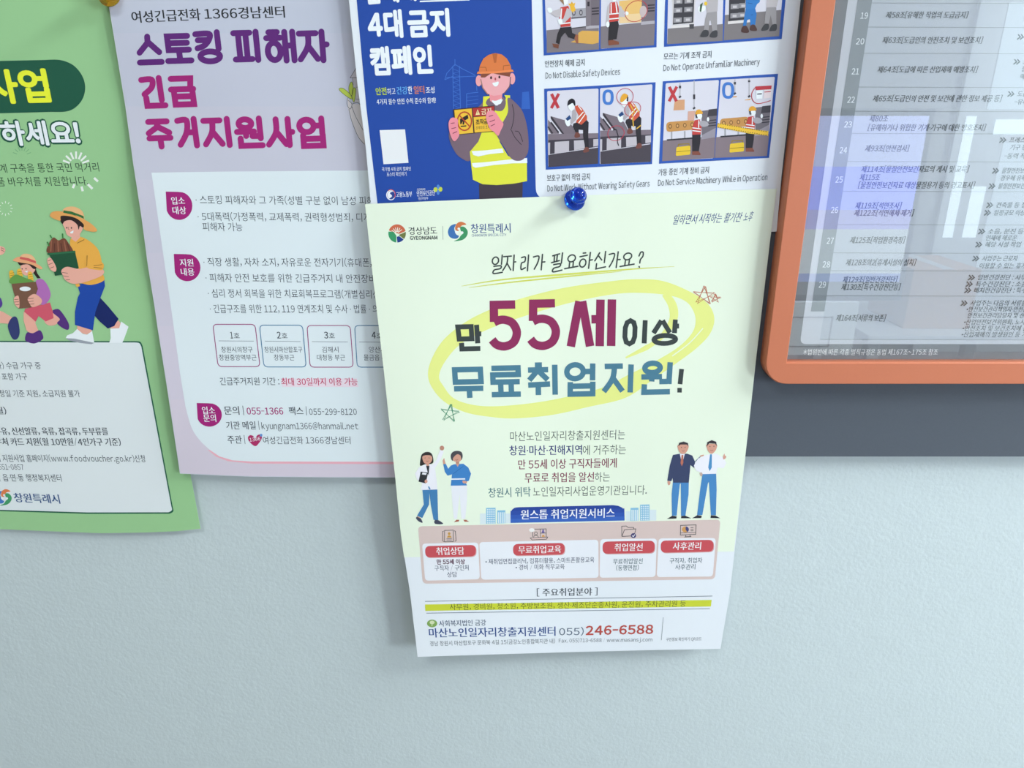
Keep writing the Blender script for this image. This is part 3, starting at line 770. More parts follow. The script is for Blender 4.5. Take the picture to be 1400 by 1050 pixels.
for q, c, head, hx, un, l1, l1x, l2, l2x in (
        (((291, 443.4), (348.7, 443.4), (355.5, 501.2), (298.2, 501.2)), '#8f3d74', '1', (315.5, 319, 328), (299, 466, 347, 466.4), '창원시의창구', (303, 345.6), '창원중앙역부근', (300, 351)),
        (((354.8, 444.6), (413.6, 444.6), (418.7, 501.7), (360.9, 501.7)), '#3f739b', '2', (379, 384.5, 393.3), (362, 466.4, 411, 467), '창원시마산합포구', (362, 413.6), '창동부근', (375, 402.7)),
        (((419.7, 445), (478.7, 445), (483, 502), (424, 502)), '#8f3d74', '3', (443.5, 449, 458), (426.5, 467, 475.5, 467.6), '김해시', (440.6, 463), '대청동 부근', (433.8, 472)),
        (((484.8, 445), (545, 445), (549, 502), (488.4, 502)), '#3f739b', '4', (508.3, 514, 523), (491, 467.6, 540, 468), '양산시', (504.7, 527), '물금읍 부근', (497.6, 536))):
    o = Part(V, 'location_box', None, 3)
    o.line(rrect(q, 6), 1.1, c, closed=True)
    o.line([un[:2], un[2:]], .6, '#6a7580')
    s = o.sub('location_text')
    s.text(head, hx[0], 462.8, hx[1], 462.8, 9.2, VI, .02); s.text('호', hx[1] + 1, 463, hx[2], 463, 8, VI)
    s.text(l1, l1x[0], 482, l1x[1], 482, 8.2, VI, -.004); s.text(l2, l2x[0], 492.8, l2x[1], 492.8, 8.2, VI, -.004)
pr = Part(V, 'period_text', None, 3)
pr.fill([(384, 517.5), (488, 517.5), (490, 529), (386, 529)], '#d3cdda')
pr.text('긴급주거지원 기간 :', 301.4, 526.5, 382.3, 526.5, 10.5, VI, 0, 1)
pr.text('최대 30일까지 이용 가능', 385, 527, 489, 527, 10.5, '#b23a62', .014, 1)
ct = Part(V, 'contact_text', None, 3)
ct.text('문의 |', 307, 567, 333.7, 567, 11.5, VI, .012); ct.text('055-1366', 337.8, 566.8, 387.6, 566.8, 9.6, '#962a70', .02)
ct.text('팩스 |', 395.4, 567.3, 419.7, 567.3, 11, VI, .01); ct.text('055-299-8120', 423, 567.3, 488, 567.3, 8.8, VI)
ct.text('기관 메일 |', 309.9, 587, 354.8, 587, 11, VI, .008); ct.text('kyungnam1366@hanmail.net', 358, 586.7, 490, 587, 8.8, VI)
ct.text('주관 |', 311.8, 606.5, 335.4, 606.5, 11, VI, .008); ct.text('여성긴급전화 1366경남센터', 360, 607.2, 479.4, 607.2, 10.5, VI, -.002)
hl = Part(V, 'heart_logo', None, 3)
hl.fill([(349, 610), (341, 604), (339, 598), (342, 595), (346, 596), (348.5, 599), (352, 595), (357, 594), (358, 599), (355, 604.5)], '#a02a60', 0, True)
hl.text('1366', 341.5, 604, 356, 602, 5, '#f0f0f4', .01, 1)
hl.ell(357, 595, 1.8, 2, '#5a8cc8', 1)
V.build(violet)

# ------------------------------------------------------------------ blue safety poster
B = Poster('blue', lambda x, y: .0118 + .0003 * math.sin(x / 90.0) + .0007 * sst(930, 1090, x) + .0026 * sst(760, 480, x),
           lambda x, y: lerp(.105, -.105, (x - 490) / 585.0))
blue = empty('poster', at(780, 330, .018), 'blue and white workplace safety poster with a helmeted worker and four picture panels', 'poster', 'posters pinned to the wall')
Part(B, 'paper_sheet', None, 0).fill([(470.5, -60), (477, 0), (488.6, 114), (500, 200), (507, 279), (515, 350), (780, 334), (1061.8, 316.5), (1068, 245), (1087, 75), (1094.6, 0), (1100, -60)], '#d3e4ee')
bf = Part(B, 'blue_field', None, 1)
bf.fill([(481, -60), (487.6, 0), (501, 148), (516, 277.6), (520, 330), (780, 320), (762, 272)] + spline([(748, 272), (739, 270), (733.5, 263), (732.4, 253)], False) + [(730, 140), (727, 0), (724.5, -60)], '#2048a0')
BW = '#e2eff6'
b1 = Part(B, 'headline', None, 2)
b1.text('함께해', 500, 7, 570, 1, 40, BW, .045, res=4)
b1.text('4대', 504.4, 53.5, 552, 51.5, 39, BW, .045, res=4); b1.text('금지', 558.5, 52, 616, 50, 39, BW, .045, res=4)
b1.text('캠페인', 508, 104, 593, 101, 40, BW, .045, res=4)
b1.line([(574, 2), (642, -.5)], 2, BW)
b2 = Part(B, 'slogan_text', None, 2)
for t, x0, x1, c, b in (('안전', 514, 529, '#a8c63a', .03), ('하고', 529.8, 541, BW, .0), ('건강', 542.5, 557.5, '#5fa9e6', .02), ('한', 558.2, 564, BW, .02), ('일터', 566, 580.5, '#d0813c', .02), ('조성', 582.5, 594.4, BW, .015)):
    y = 130.3 - (x0 - 514) * .037
    b2.text(t, x0, y, x1, y - .6, 10.5 if b > .015 else 9, c, b)
b2.text('4가지 필수 안전 수칙 준수와 함께!', 515.4, 143.2, 596, 141, 7.8, BW, .012)
qb = Part(B, 'white_square', None, 2)
qb.fill([(519, 178), (553.7, 176.9), (558.5, 222.6), (524.3, 224.5)], '#d9e6ec')
qc = Part(B, 'caption_text', None, 2)
qc.text('국가별 4대 금지 캠페인', 522.4, 234.3, 561.8, 233.3, 5.6, BW)
qc.text('포스터 확인하기', 529, 241.5, 556, 240.5, 5.8, BW)
ml = Part(B, 'ministry_logo', None, 2)
ml.ell(534.4, 266.6, 6.4, 7.2, '#dfe8f0'); ml.ell(534.6, 266.6, 5.2, 6, '#24428c', .4)
ml.fill(ring(534.4, 266, 6.4, 7.2, 14, 0, 230, 400) + ring(534.4, 266, 5.4, 6.2, 14, 0, 400, 230), '#b8433f', .5)
ml.fill(ring(534.6, 266.6, 4.8, 5.6, 12, 0, 120, 300) + [(533, 264), (536, 268)], '#dfe8f0', .7, True)
ml.text('고용노동부', 542, 269.8, 563.7, 269, 7.6, BW, .012, .5)
al = Part(B, 'agency_logo', None, 2)
al.text('안전보건공단', 570, 268.5, 595, 267.3, 7.4, BW, .01); al.text('산업재해예방', 570, 260.8, 581.6, 260.4, 3.2, BW); al.text('경남지역본부', 572, 273.6, 585.5, 273, 4, BW)
al.ell(595.5, 259.3, 2.9, 3.3, '#b7cf4a'); al.ell(602, 258.8, 2.9, 3.3, '#b7cf4a'); al.ell(599, 255.3, 2, 3, '#4c86d0', .3); al.ell(599, 263, 2, 3.4, '#4c86d0', .3)
cr = Part(B, 'crane_drawing', None, 2)
zt, zb = zoomed(480, 0, .2), zoomed(490, 130, .19286)
for st in (((710, 405), (710, 450)), ((640, 545), (655, 500), (710, 440), (760, 470), (850, 515)), ((650, 530), (850, 520)), ((695, 450), (700, 745)), ((740, 450), (748, 745)), ((640, 545), (700, 520)), ((855, 520), (860, 620))):
    cr.line(zt(*st), 1.0, '#3a6cc4')
for k in range(9): cr.line(zt((697, 470 + k * 31), (744, 490 + k * 31), (697, 501 + k * 31)), .7, '#3a6cc4', .1)
cr = Part(B, 'building_drawing', None, 2)
cr.fill(zt((1170, 630), (1215, 625), (1225, 745), (1165, 745)), '#2f60ba', -.5)
cr = Part(B, 'building_drawing', None, 2)
for st in (((790, 640), (790, 740)), ((790, 640), (870, 630))): cr.line(zt(*st), 1.0, '#3a6cc4')
for k in range(3): cr.line(zt((790, 665 + k * 25), (870, 655 + k * 25)), .6, '#3a6cc4', .1)

wk = Part(B, 'worker_illustration', None, 3)
wk.fill(zb((855, 630), (1165, 615), (1162, 770), (858, 775)), '#3f3a45')
jk = wk.sub('jacket')
jk.fill(zb((900, 20), (860, 75), (700, 180), (645, 260), (650, 330), (690, 410), (735, 450), (790, 465), (850, 380), (880, 285), (940, 120)), '#6f6270', 0, True)
jk.fill(zb((1060, 20), (1120, 60), (1165, 120), (1195, 220), (1206, 330), (1200, 410), (1165, 458), (1115, 465), (1075, 440), (1040, 380), (1000, 320), (985, 275), (1020, 200), (1060, 120)), '#6f6270', 1.5, True)
jk.fill(zb((930, 20), (985, 40), (1030, 15), (1045, 60), (1020, 110), (960, 105), (905, 60)), '#6f6270', 1.6, True)
for st in (((1090, 65), (1103, 130), (1095, 200), (1080, 250)), ((1085, 250), (1110, 300), (1155, 352)), ((1110, 255), (1140, 265), (1165, 330))): jk.line(zb(*st), .8, '#26242c', 2.2, smooth=True)
vs_ = wk.sub('safety_vest', .5)
vs_.fill(zb((885, 10), (940, 5), (905, 60), (960, 110), (1030, 100), (1045, 20), (1035, 0), (1075, 2), (1082, 250), (1000, 330), (1060, 430), (1130, 465), (1194, 445), (1196, 610), (1100, 628), (980, 638), (880, 632), (812, 600), (800, 500), (790, 402), (850, 330), (880, 250), (880, 120)), '#cfdc43')
vs_.fill(zb((803, 397), (900, 392), (1020, 378), (1030, 408), (930, 418), (850, 435), (815, 425)), '#e9eef4', .4)
vs_.fill(zb((805, 482), (900, 476), (1060, 458), (1196, 446), (1197, 482), (1090, 484), (960, 496), (830, 515), (810, 505)), '#e9eef4', .4)
hdw = wk.sub('head', 2)
hdw.ell(*zt((873, 552))[0], 4.2, 7.6, '#e2a0a6'); hdw.ell(*zt((1101, 538))[0], 4.2, 7.8, '#e2a0a6')
hdw.fill(zt((945, 640), (1035, 635), (1030, 690), (990, 715), (950, 690)), '#d98f98', .1)
hdw.fill(zb((945, 45), (985, 75), (1025, 30), (1010, 60), (975, 75)), '#e9eef4', .2)
hdw.fill(zt((960, 685), (990, 690), (1030, 672), (1015, 710), (990, 722)), '#e9eef4', .3)
hdw.fill(zt((886, 500), (1090, 490), (1090, 560), (1070, 615), (1025, 648), (975, 655), (930, 640), (898, 595), (886, 550)), '#e5a5ad', .4, False)
hdw.fill(zt((886, 505), (960, 500), (915, 530), (888, 530)), '#7d4a38', .7); hdw.fill(zt((965, 500), (1092, 492), (1085, 525), (1030, 515)), '#7d4a38', .7)
hdw.line(zt((886, 540), (900, 600), (935, 645)), 1.3, '#9a7a70', .7); hdw.line(zt((1090, 525), (1085, 590), (1045, 640)), 1.3, '#6b5560', .7)
for c in ((957, 531), (1014, 527)): hdw.ell(*zt(c)[0], 1.4, 2, '#3a2a2c', .8)
hdw.ell(*zt((986, 540))[0], 1.0, 2, '#a8404a', .8)
hdw.fill(zt((966, 568), (985, 563), (1007, 558), (1007, 575), (995, 590), (978, 588)), '#eef2f2', .8, True)
hlm = wk.sub('helmet', 4)
hlm.fill(zt((872, 500), (880, 450), (905, 400), (940, 375), (985, 363), (1030, 372), (1065, 400), (1090, 445), (1098, 490), (980, 500)), '#cb7843', 0, False)
hlm.fill(zt((860, 505), (865, 490), (980, 488), (1105, 476), (1112, 490), (985, 502)), '#d98550', .4)
hlm.fill(zt((965, 366), (1000, 364), (992, 428), (978, 430)), '#ab5f33', .5)
hlm.line(zt((880, 460), (920, 460), (928, 485)), 1, '#a25a32', .5); hlm.line(zt((1040, 480), (1042, 450), (1085, 445)), 1, '#a25a32', .5)
sg = wk.sub('warning_sign', 3)
sg.fill(zb((672, 100), (965, 73), (972, 258), (688, 282)), '#3a2c2c')
sg.fill(zb((680, 106), (803, 95), (815, 268), (694, 278)), '#ecb93c', .3)
sg.fill(zb((810, 94), (961, 79), (964, 140), (815, 153)), '#a63634', .3)
sg.fill(zb((816, 157), (965, 143), (968, 254), (824, 266)), '#ecb93c', .3)
sg.line([(zb((752, 185))[0][0] + 9.6 * math.cos(a), zb((752, 185))[0][1] + 12.6 * math.sin(a)) for a in [k * .2618 for k in range(24)]], 1.8, '#a8432f', .8, closed=True)
sg.fill(zb((720, 170), (775, 138), (780, 165), (755, 180), (748, 210), (738, 208), (740, 185), (728, 208), (722, 205)), '#2a2626', .7); sg.line(zb((725, 222), (765, 218)), 1.6, '#2a2626', .7)
sg.line(zb((712, 140), (795, 228)), 1.7, '#a8432f', .9)
sg.fill(zb((845, 100), (830, 142), (862, 139)), '#f0d9a0', .6); sg.line(zb((845, 115), (846, 130)), .9, '#a63634', .8)
sg.text('금지', *zb((872, 140))[0], *zb((942, 133))[0], 8.2, '#f0e2c0', .02, .6)
sg.text('조작금지', *zb((833, 212))[0], *zb((945, 203))[0], 7.6, '#2f2426', .03, .6)
sg.text('관계자외 조작', *zb((832, 246))[0], *zb((932, 238))[0], 4.8, '#4a3430', 0, .6)
hn = wk.sub('hands', 6)
hn.fill(zb((680, 160), (655, 165), (640, 195), (642, 240), (655, 290), (675, 325), (695, 318), (715, 280), (705, 220), (705, 175)), '#dc8d9d', 0, True)
hn.fill(zb((915, 120), (945, 108), (975, 125), (1005, 170), (1028, 205), (1010, 250), (990, 288), (960, 260), (930, 235), (905, 160)), '#dc8d9d', 0, True)
for st in (((655, 200), (682, 197)), ((660, 238), (692, 230)), ((668, 272), (700, 258)), ((925, 152), (955, 142)), ((930, 190), (968, 175)), ((938, 220), (968, 205))): hn.line(zb(*st), .9, '#7a3048', .3)

# the four picture panels
PB = '#2b55ae'
def picture(label, outer, inner_l, inner_r):
    p = Part(B, 'picture_panel', None, 2, label)
    p.fill(outer, PB)
    p.fill(rrect(inner_l, 2), '#c8d1df', .4); p.fill(rrect(inner_r, 2), '#c8d1df', .4)
    return p
zA, zB_, zC, zD = zoomed(735, 0, .12143), zoomed(900, 0, .12857), zoomed(740, 110, .11905), zoomed(895, 95, .12858)
def vest(p, pts, lay=0): p.fill(pts, '#b8443f', lay)
pA = picture('picture panel of a worker running from a machine', [(739, -30), (741.6, 0), (743.5, 75.8), (897.6, 64.5), (898.5, 0), (899, -30)],
             [(744, -30), (819.5, -30), (818.8, 67.6), (748, 72.3)], [(822, -30), (896, -30), (893.5, 60.8), (821.3, 66.8)])
pA.fill(zA((100, 340), (690, 290), (690, 557), (103, 596)), '#75747c', .7); pA.fill(zA((708, 300), (1325, 240), (1310, 510), (708, 548)), '#75747c', .7)
mach = pA.sub('machine', .5)
mach.fill(zA((380, 100), (545, 90), (545, 190), (385, 205)), '#9aa0aa'); mach.line(zA((380, 205), (545, 190)), 1.8, '#55565e', .2); mach.line(zA((380, 320), (545, 300)), 1.4, '#4a4b50', .2)
for c in ((408, 145), (488, 142)): mach.ell(*zA(c)[0], 2.4, 4, '#55565e', .3); mach.ell(*zA(c)[0], 1.2, 2.2, '#a9aeb6', .4)
for q, c in ((((540, -40), (610, -40), (600, 290), (545, 300)), '#77757e'), (((600, -40), (700, -40), (695, 285), (600, 290)), '#6b6872'), (((545, 298), (690, 285), (690, 315), (545, 328)), '#a5a9b4'),
             (((1170, -40), (1330, -40), (1320, 235), (1170, 245)), '#6b6872'), (((1165, 245), (1318, 232), (1315, 268), (1165, 280)), '#a5a9b4'), (((920, 10), (1175, -10), (1170, 150), (920, 165)), '#d6b871'),
             (((920, 165), (1165, 150), (1165, 250), (920, 262)), '#d9c79a'), (((460, 370), (500, 345), (690, 350), (688, 480), (620, 498), (370, 475), (450, 440)), '#c9a455'), (((560, 20), (585, 20), (585, 70), (560, 70)), '#2f2c33')):
    mach.fill(zA(*q), c, len(mach.f) * .0015 + .5)
for y in (95, 128, 160): mach.line(zA((610, y), (690, y - 6)), 1.6, '#33313a', 1.4); mach.line(zA((1240, y - 35), (1318, y - 40)), 1.6, '#33313a', 1.4)
mach.fill(zA((345, 40), (365, 70), (370, 110), (400, 150), (430, 110), (415, 70), (425, 30), (400, 40), (385, 15), (375, 40)), '#e0b23a', .4)
w1 = pA.sub('running_worker', 2.2)
w1.fill(zA((255, 310), (380, 300), (390, 370), (440, 395), (410, 440), (345, 420), (310, 365), (265, 420), (245, 500), (205, 480), (225, 380)), '#2a292e')
w1.fill(zA((165, 490), (240, 500), (235, 548), (180, 530)), '#6e4636', .2); w1.fill(zA((430, 385), (458, 395), (458, 490), (435, 485), (415, 430)), '#8a5a44', .2)
w1.fill(zA((255, 85), (345, 65), (378, 150), (370, 295), (260, 305), (245, 200)), '#b8443f', .3)
w1.fill(zA((110, 110), (150, 95), (165, 125), (215, 110), (260, 90), (255, 190), (200, 190), (150, 150)), '#b3b6bd', .4); w1.fill(zA((330, 90), (375, 110), (380, 180), (300, 260), (250, 270), (230, 230), (290, 210)), '#b3b6bd', .5)
w1.fill(zA((110, 95), (150, 90), (165, 130), (130, 145)), '#f0f2f4', .6, True); w1.fill(zA((230, 225), (270, 215), (280, 260), (245, 275)), '#f0f2f4', .7, True)
w1.line(zA((270, 95), (260, 230)), 1.6, '#eceff0', .6); w1.line(zA((255, 270), (370, 255)), 1.6, '#eceff0', .6)
w1.fill(zA((280, 0), (300, -40), (345, -30), (340, 40), (300, 65)), '#eef1f3', .5); w1.fill(zA((245, 0), (290, -10), (300, 60), (275, 30)), '#8a7358', .6)
w2 = pA.sub('standing_worker', 2.2)
w2.fill(zA((810, 240), (905, 235), (915, 280), (890, 440), (850, 445), (850, 455), (795, 455), (800, 350)), '#2a292e')
w2.fill(zA((795, 455), (850, 450), (915, 470), (918, 500), (800, 512)), '#7a4c3a', .2)
w2.fill(zA((790, 70), (810, 40), (815, 240), (790, 290), (770, 260)), '#b3b6bd', .2); w2.fill(zA((900, 60), (940, 70), (960, 110), (1000, 150), (980, 190), (920, 190)), '#b3b6bd', .2)
w2.fill(zA((815, 30), (895, 20), (915, 100), (912, 235), (805, 250)), '#b8443f', .3)
for a, b in (((808, 160), (915, 150)), ((806, 215), (914, 205)), ((828, 35), (828, 150)), ((880, 25), (895, 145))): w2.line(zA(a, b), 1.5, '#eceff0', .5)
w2.ell(*zA((790, 275))[0], 2.3, 4, '#f0f2f4', .5); w2.ell(*zA((1000, 150))[0], 3, 2.6, '#f0f2f4', .5); w2.fill(zA((840, -40), (885, -40), (880, 20), (845, 20)), '#eef1f3', .4)
w2.line([(zA((1110, 125))[0][0] + 15 * math.cos(a) - 3 * math.sin(a), zA((1110, 125))[0][1] + 14.5 * math.sin(a)) for a in [k * .2618 for k in range(24)]], .9, '#b03a44', .8, closed=True)
w2.ell(*zA((1190, 130))[0], 5, 8, '#b9b3b6', .4)

pB = picture('picture panel of workers beside a control cabinet', [(911, -30), (909.5, 0), (907.8, 64), (1068.8, 53.3), (1074, 0), (1077, -30)],
             [(914, -30), (989.8, -30), (987.2, 55.4), (912, 60.4)], [(993, -30), (1072, -30), (1065, 49.3), (989.8, 55.2)])
pB.fill(zB_((100, 305), (690, 255), (685, 435), (95, 470)), '#75767a', .7); pB.fill(zB_((708, 160), (1310, 105), (1285, 385), (695, 430)), '#75767a', .7)
cabs = (pB.sub('control_cabinet', .5), pB.sub('control_cabinet', .5))
for q, c in ((((145, -60), (400, -60), (380, 255), (150, 275)), '#c2c8ce'), (((170, -60), (385, -60), (372, 240), (155, 262)), '#3a3b42'), (((135, 275), (385, 258), (380, 285), (140, 300)), '#cfd5d8'),
             (((330, 258), (380, 256), (378, 305), (332, 308)), '#44464c'), (((755, -60), (930, -60), (915, 205), (750, 225)), '#3a3b42'), (((740, 228), (990, 205), (985, 235), (740, 258)), '#cfd5d8')):
    cabs[q[0][0] > 700].fill(zB_(*q), c, len(cabs[q[0][0] > 700].f) * .002 + .1)
for x, y in ((215, 15), (325, 10), (212, 110), (322, 102), (208, 215), (315, 208), (815, 70), (905, 60), (812, 168), (895, 160)):
    cab = cabs[x > 700]
    cab.fill(zB_((x - 45, y - 25), (x + 42, y - 30), (x + 40, y + 22), (x - 46, y + 28)), '#8a8f96', 1.6); cab.fill(zB_((x - 22, y - 10), (x + 20, y - 12), (x + 20, y + 14), (x - 22, y + 15)), '#b9bfc6', 1.8)
for nm, sh_, bd, pl, bx_ in (('grey_suited_worker', ((450, 390), (455, 360), (485, 320), (530, 325), (535, 370), (510, 392)), '#a9adb3', '#909499', 0), ('grey_suited_worker', ((1095, 320), (1130, 260), (1175, 260), (1170, 310), (1130, 325)), '#b3b7bd', '#909499', 1)):
    w = pB.sub(nm, 2.2)
    if not bx_:
        w.fill(zB_((520, 130), (625, 120), (625, 320), (575, 330), (560, 220), (545, 220), (535, 320), (485, 322), (500, 200)), pl); w.fill(zB_((530, -60), (640, -60), (630, 120), (520, 135), (510, 60)), bd, .3)
        w.fill(zB_((425, 80), (450, 60), (470, 60), (500, 70), (495, 110), (450, 130), (430, 125)), '#eef1f2', .5, True); w.fill(zB_((445, 50), (475, 25), (455, 130), (440, 120)), '#3c5a44', .6); w.ell(*zB_((505, 38))[0], 2.2, 2.6, '#d8bd3a', .6)
        w.fill(zB_(*sh_), '#3c3f44', .3, True); w.fill(zB_((545, 385), (575, 335), (625, 325), (625, 390), (580, 400)), '#3c3f44', .3, True)
    else:
        w.fill(zB_((1150, 80), (1255, 75), (1255, 255), (1215, 260), (1195, 160), (1175, 250), (1130, 250), (1135, 180)), pl); w.fill(zB_((1155, -60), (1290, -60), (1260, 70), (1150, 80)), bd, .3)
        w.fill(zB_(*sh_), '#3c3f44', .3, True); w.fill(zB_((1180, 325), (1210, 265), (1258, 260), (1255, 320), (1210, 330)), '#3c3f44', .3, True)
w = pB.sub('blue_suited_worker', 2.2)
w.fill(zB_((930, 90), (1030, 85), (1045, 150), (1030, 265), (980, 270), (975, 200), (945, 215), (935, 275), (900, 275), (915, 180)), '#2f74bd'); w.fill(zB_((930, -60), (1085, -60), (1080, 20), (1050, 45), (1030, 90), (930, 95)), '#3279c2', .3)
w.fill(zB_((885, 340), (895, 285), (935, 275), (962, 320), (955, 348)), '#4a3634', .3, True); w.fill(zB_((975, 320), (985, 270), (1020, 262), (1048, 305), (1040, 328)), '#4a3634', .3, True)
for a, b in (((985, 160), (1010, 155)), ((950, 30), (1000, 40))): w.line(zB_(a, b), .5, '#1c3c6a', .5)

def letters(p, X, O, zf):
    a, b, c, d = X
    m = p.sub('cross_letter', 1)
    m.line(zf((a + 18, b + 4), (c - 18, d - 2)), 4.2, '#b03a44'); m.line(zf((c - 14, b + 2), (a + 16, d - 2)), 4.0, '#b03a44', .2)
    a, b, c, d = O
    r = p.sub('ring_letter', 1); s = zf((0, 0), (1, 0)); s = s[1][0] - s[0][0]
    (cx, cy), = zf(((a + c) / 2, (b + d) / 2))
    w_, h_ = (c - a) / 2 * s - 1.5, (d - b) / 2 * s - 1.5
    r.line([(cx + w_ * math.copysign(abs(math.cos(t)) ** .75, math.cos(t)), cy + h_ * math.copysign(abs(math.sin(t)) ** .75, math.sin(t))) for t in [k * .2618 for k in range(24)]], 4.0, '#3f76c6', closed=True)
pC = picture('picture panel of a worker stepping onto a steel frame, without and with safety gear', [(744, 121.4), (896.4, 112.4), (891.5, 224.2), (746.2, 232)],
             [(748, 124.6), (818.3, 121), (817.6, 223.7), (749.5, 228.5)], [(820.4, 120.6), (892, 115.2), (888, 221.5), (820, 224.6)])
letters(pC, (100, 150, 215, 320), (708, 108, 828, 278), zC)
st_ = pC.sub('steel_frame', .5)
for ox in (0, 598):
    f = lambda *p: zC(*[(x + ox, y - ox * .065) for x, y in p])
    hw = 655 if ox == 0 else 662
    st_.fill(f((80, 855), (hw, 770), (hw - 3, 956 if ox == 0 else 974), (82, 995 if ox == 0 else 1000)), '#45434d')
    st_.fill(f((78, 615), (hw, 605), (hw, 660), (78, 685)), '#75707c', .1); st_.fill(f((78, 685), (hw, 660), (hw, 760), (78, 850)), '#3f3d48', .1)
    for q in (((78, 715), (102, 713), (100, 855), (78, 858)), ((155, 705), (320, 695), (318, 815), (153, 845)), ((375, 690), (495, 684), (500, 780), (378, 802)), ((598, 675), (hw, 670), (hw, 750), (598, 760))): st_.fill(f(*q), '#b3b7c2', .4)
    st_.fill(f((108, 410), (300, 465), (355, 520), (400, 610), (255, 612)), '#716c78', .2); st_.fill(f((108, 412), (125, 418), (262, 612), (238, 612), (110, 440)), '#37353e', .4); st_.fill(f((78, 450), (190, 580), (205, 612), (110, 612), (78, 560)), '#716c78', .2)
    st_.line(f((78, 530), (130, 610)), 2, '#37353e', .5); st_.line(f((110, 480), (200, 600)), 2.2, '#37353e', .5)
for ox, oy, nm in ((0, 0, 'worker_without_gear'), (605, -45, 'worker_with_harness')):
    f = lambda *p: zC(*[(x + ox, y + oy) for x, y in p])
    w = pC.sub(nm, 2)
    w.fill(f((510, 440), (545, 480), (540, 620), (545, 770), (505, 775), (480, 640), (480, 570), (430, 565), (430, 600), (395, 600), (362, 530), (370, 495), (440, 470)), '#2a2930')
    w.fill(f((380, 640), (400, 595), (435, 605), (445, 645), (400, 660)), '#6e4640', .2, True); w.fill(f((480, 815), (510, 765), (545, 775), (545, 815), (500, 828)), '#6e4640', .2, True)
    w.fill(f((385, 295), (425, 285), (470, 320), (525, 410), (525, 450), (460, 510), (400, 480), (430, 400), (395, 340)), '#c0573f', .3)
    w.line(f((405, 450), (485, 360)), 1.3, '#ecefee', .5); w.line(f((430, 490), (505, 385)), 1.3, '#ecefee', .5); w.line(f((425, 290), (465, 345)), 1.1, '#ecefee', .5)
    w.fill(f((360, 340), (385, 330), (410, 390), (400, 450), (350, 500), (330, 490), (355, 420)), '#a4a7b0', .6); w.fill(f((270, 460), (300, 445), (330, 460), (330, 515), (295, 522)), '#eff1f2', .6, True)
    w.fill(f((280, 440), (325, 398), (345, 435), (300, 465)), '#22467c', .7)
    w.fill(f((310, 290), (375, 250), (385, 300), (360, 345), (330, 340)), '#eff1f2', .6, True)
    if ox == 0: w.fill(f((302, 290), (310, 235), (350, 208), (385, 230), (392, 285), (380, 290), (360, 260), (320, 280)), '#23222a', .8, True)
    else:
        w.fill(f((305, 290), (310, 235), (345, 195), (390, 215), (380, 245), (330, 290)), '#d3a135', .8, True); w.fill(f((380, 220), (396, 240), (392, 290), (375, 280)), '#2b2a32', .8)
        for a, b in (((415, 320), (470, 420)), ((470, 330), (520, 415)), ((440, 420), (455, 580)), ((490, 600), (540, 560))): w.line(f(a, b), 1.5, '#cfae3f', .9)
for cx, cy, rx, ry, ro in ((962, 185, 11.5, 11, -35), (1050, 330, 11.5, 9.5, -30), (858, 606, 11.5, 10, -25)):
    (x, y), = zC((cx, cy)); pC.sub('red_ring', 3).line(ring(x, y, rx, ry, 28, ro), .8, '#b23a52', closed=True)
pC.sub('safety_hook', 3).line(zC((825, 570), (860, 565), (872, 600), (882, 640), (875, 700), (890, 750)), 1.2, '#26252c', smooth=True)

pD = picture('picture panel of a worker at a conveyor, with and without a yellow barrier tape', [(906.2, 111.2), (1063.8, 100.8), (1051.4, 215.8), (901, 223.8)],
             [(910.2, 113.8), (983, 109.3), (975.6, 216.4), (905.4, 220)], [(985.4, 109), (1059.4, 105), (1048.5, 212.3), (977.6, 215.9)])
letters(pD, (138, 180, 250, 340), (722, 138, 842, 308), zD)
for q in (((88, 755), (400, 730), (645, 705), (635, 940), (80, 975)), ((650, 720), (1220, 660), (1195, 920), (640, 940))): pD.fill(zD(*q), '#7b747d', .7)
cv = pD.sub('conveyor', .5)
for ox, oy in ((0, 0), (570, -35)):
    f = lambda *p: zD(*[(x + ox, y + oy) for x, y in p])
    cv.fill(rrect(f((125, 560), (430, 535), (420, 640), (125, 665)), 5), '#b78d52')
    for k in range(4): (x, y), = f((165 + k * 78, 605 - k * 6)); cv.ell(x, y, 2.4, 3.2, '#7a5a34', .2); cv.ell(x, y, 1.2, 1.8, '#c9a369', .3)
    for k in (180, 320): cv.line(f((k, 655), (k, 745)), 2.2, '#9aa0aa', -.1)
    cv.line(f((130, 750), (400, 730)), 2, '#2f3038', .1)
    cv.fill(f((500, 440), (665, 420), (650, 620), (500, 700)), '#6a6a74', -.1); cv.fill(f((500, 700), (650, 620), (645, 720), (495, 745)), '#8d8f9c', -.1)
    for k in range(3): cv.line(f((570, 545 + k * 28), (655, 535 + k * 28)), 1.4, '#383842', .1)
    cv.fill(f((575, 425), (665, 415), (662, 490), (560, 500)), '#3d3d46', .1)
for q, c in ((((215, 325), (320, 320), (318, 430), (200, 435)), '#c39a76'), (((355, 445), (430, 440), (420, 540), (350, 545)), '#c3a194'), (((815, 285), (875, 282), (870, 295), (815, 297)), '#c9a05a'), (((960, 322), (1020, 310), (1020, 325), (960, 328)), '#c9a05a')): cv.fill(zD(*q), c, .3)
for x, y0, y1, y2 in ((270, 145, 200, 300), (420, 120, 265, 420), (853, 105, 160, 265), (1005, 95, 135, 295)):
    cv.line(zD((x, y0), (x, y2)), 1.6, '#a9b0bc', .1); cv.line(zD((x, (y1 + y0) / 2 if x != 420 else 265), (x, y1 if x != 420 else 315)), 3, '#3c3d46', .2); cv.line(zD((x - 10, y2), (x + 10, y2 - 18)), 2.6, '#3c3d46', .2)
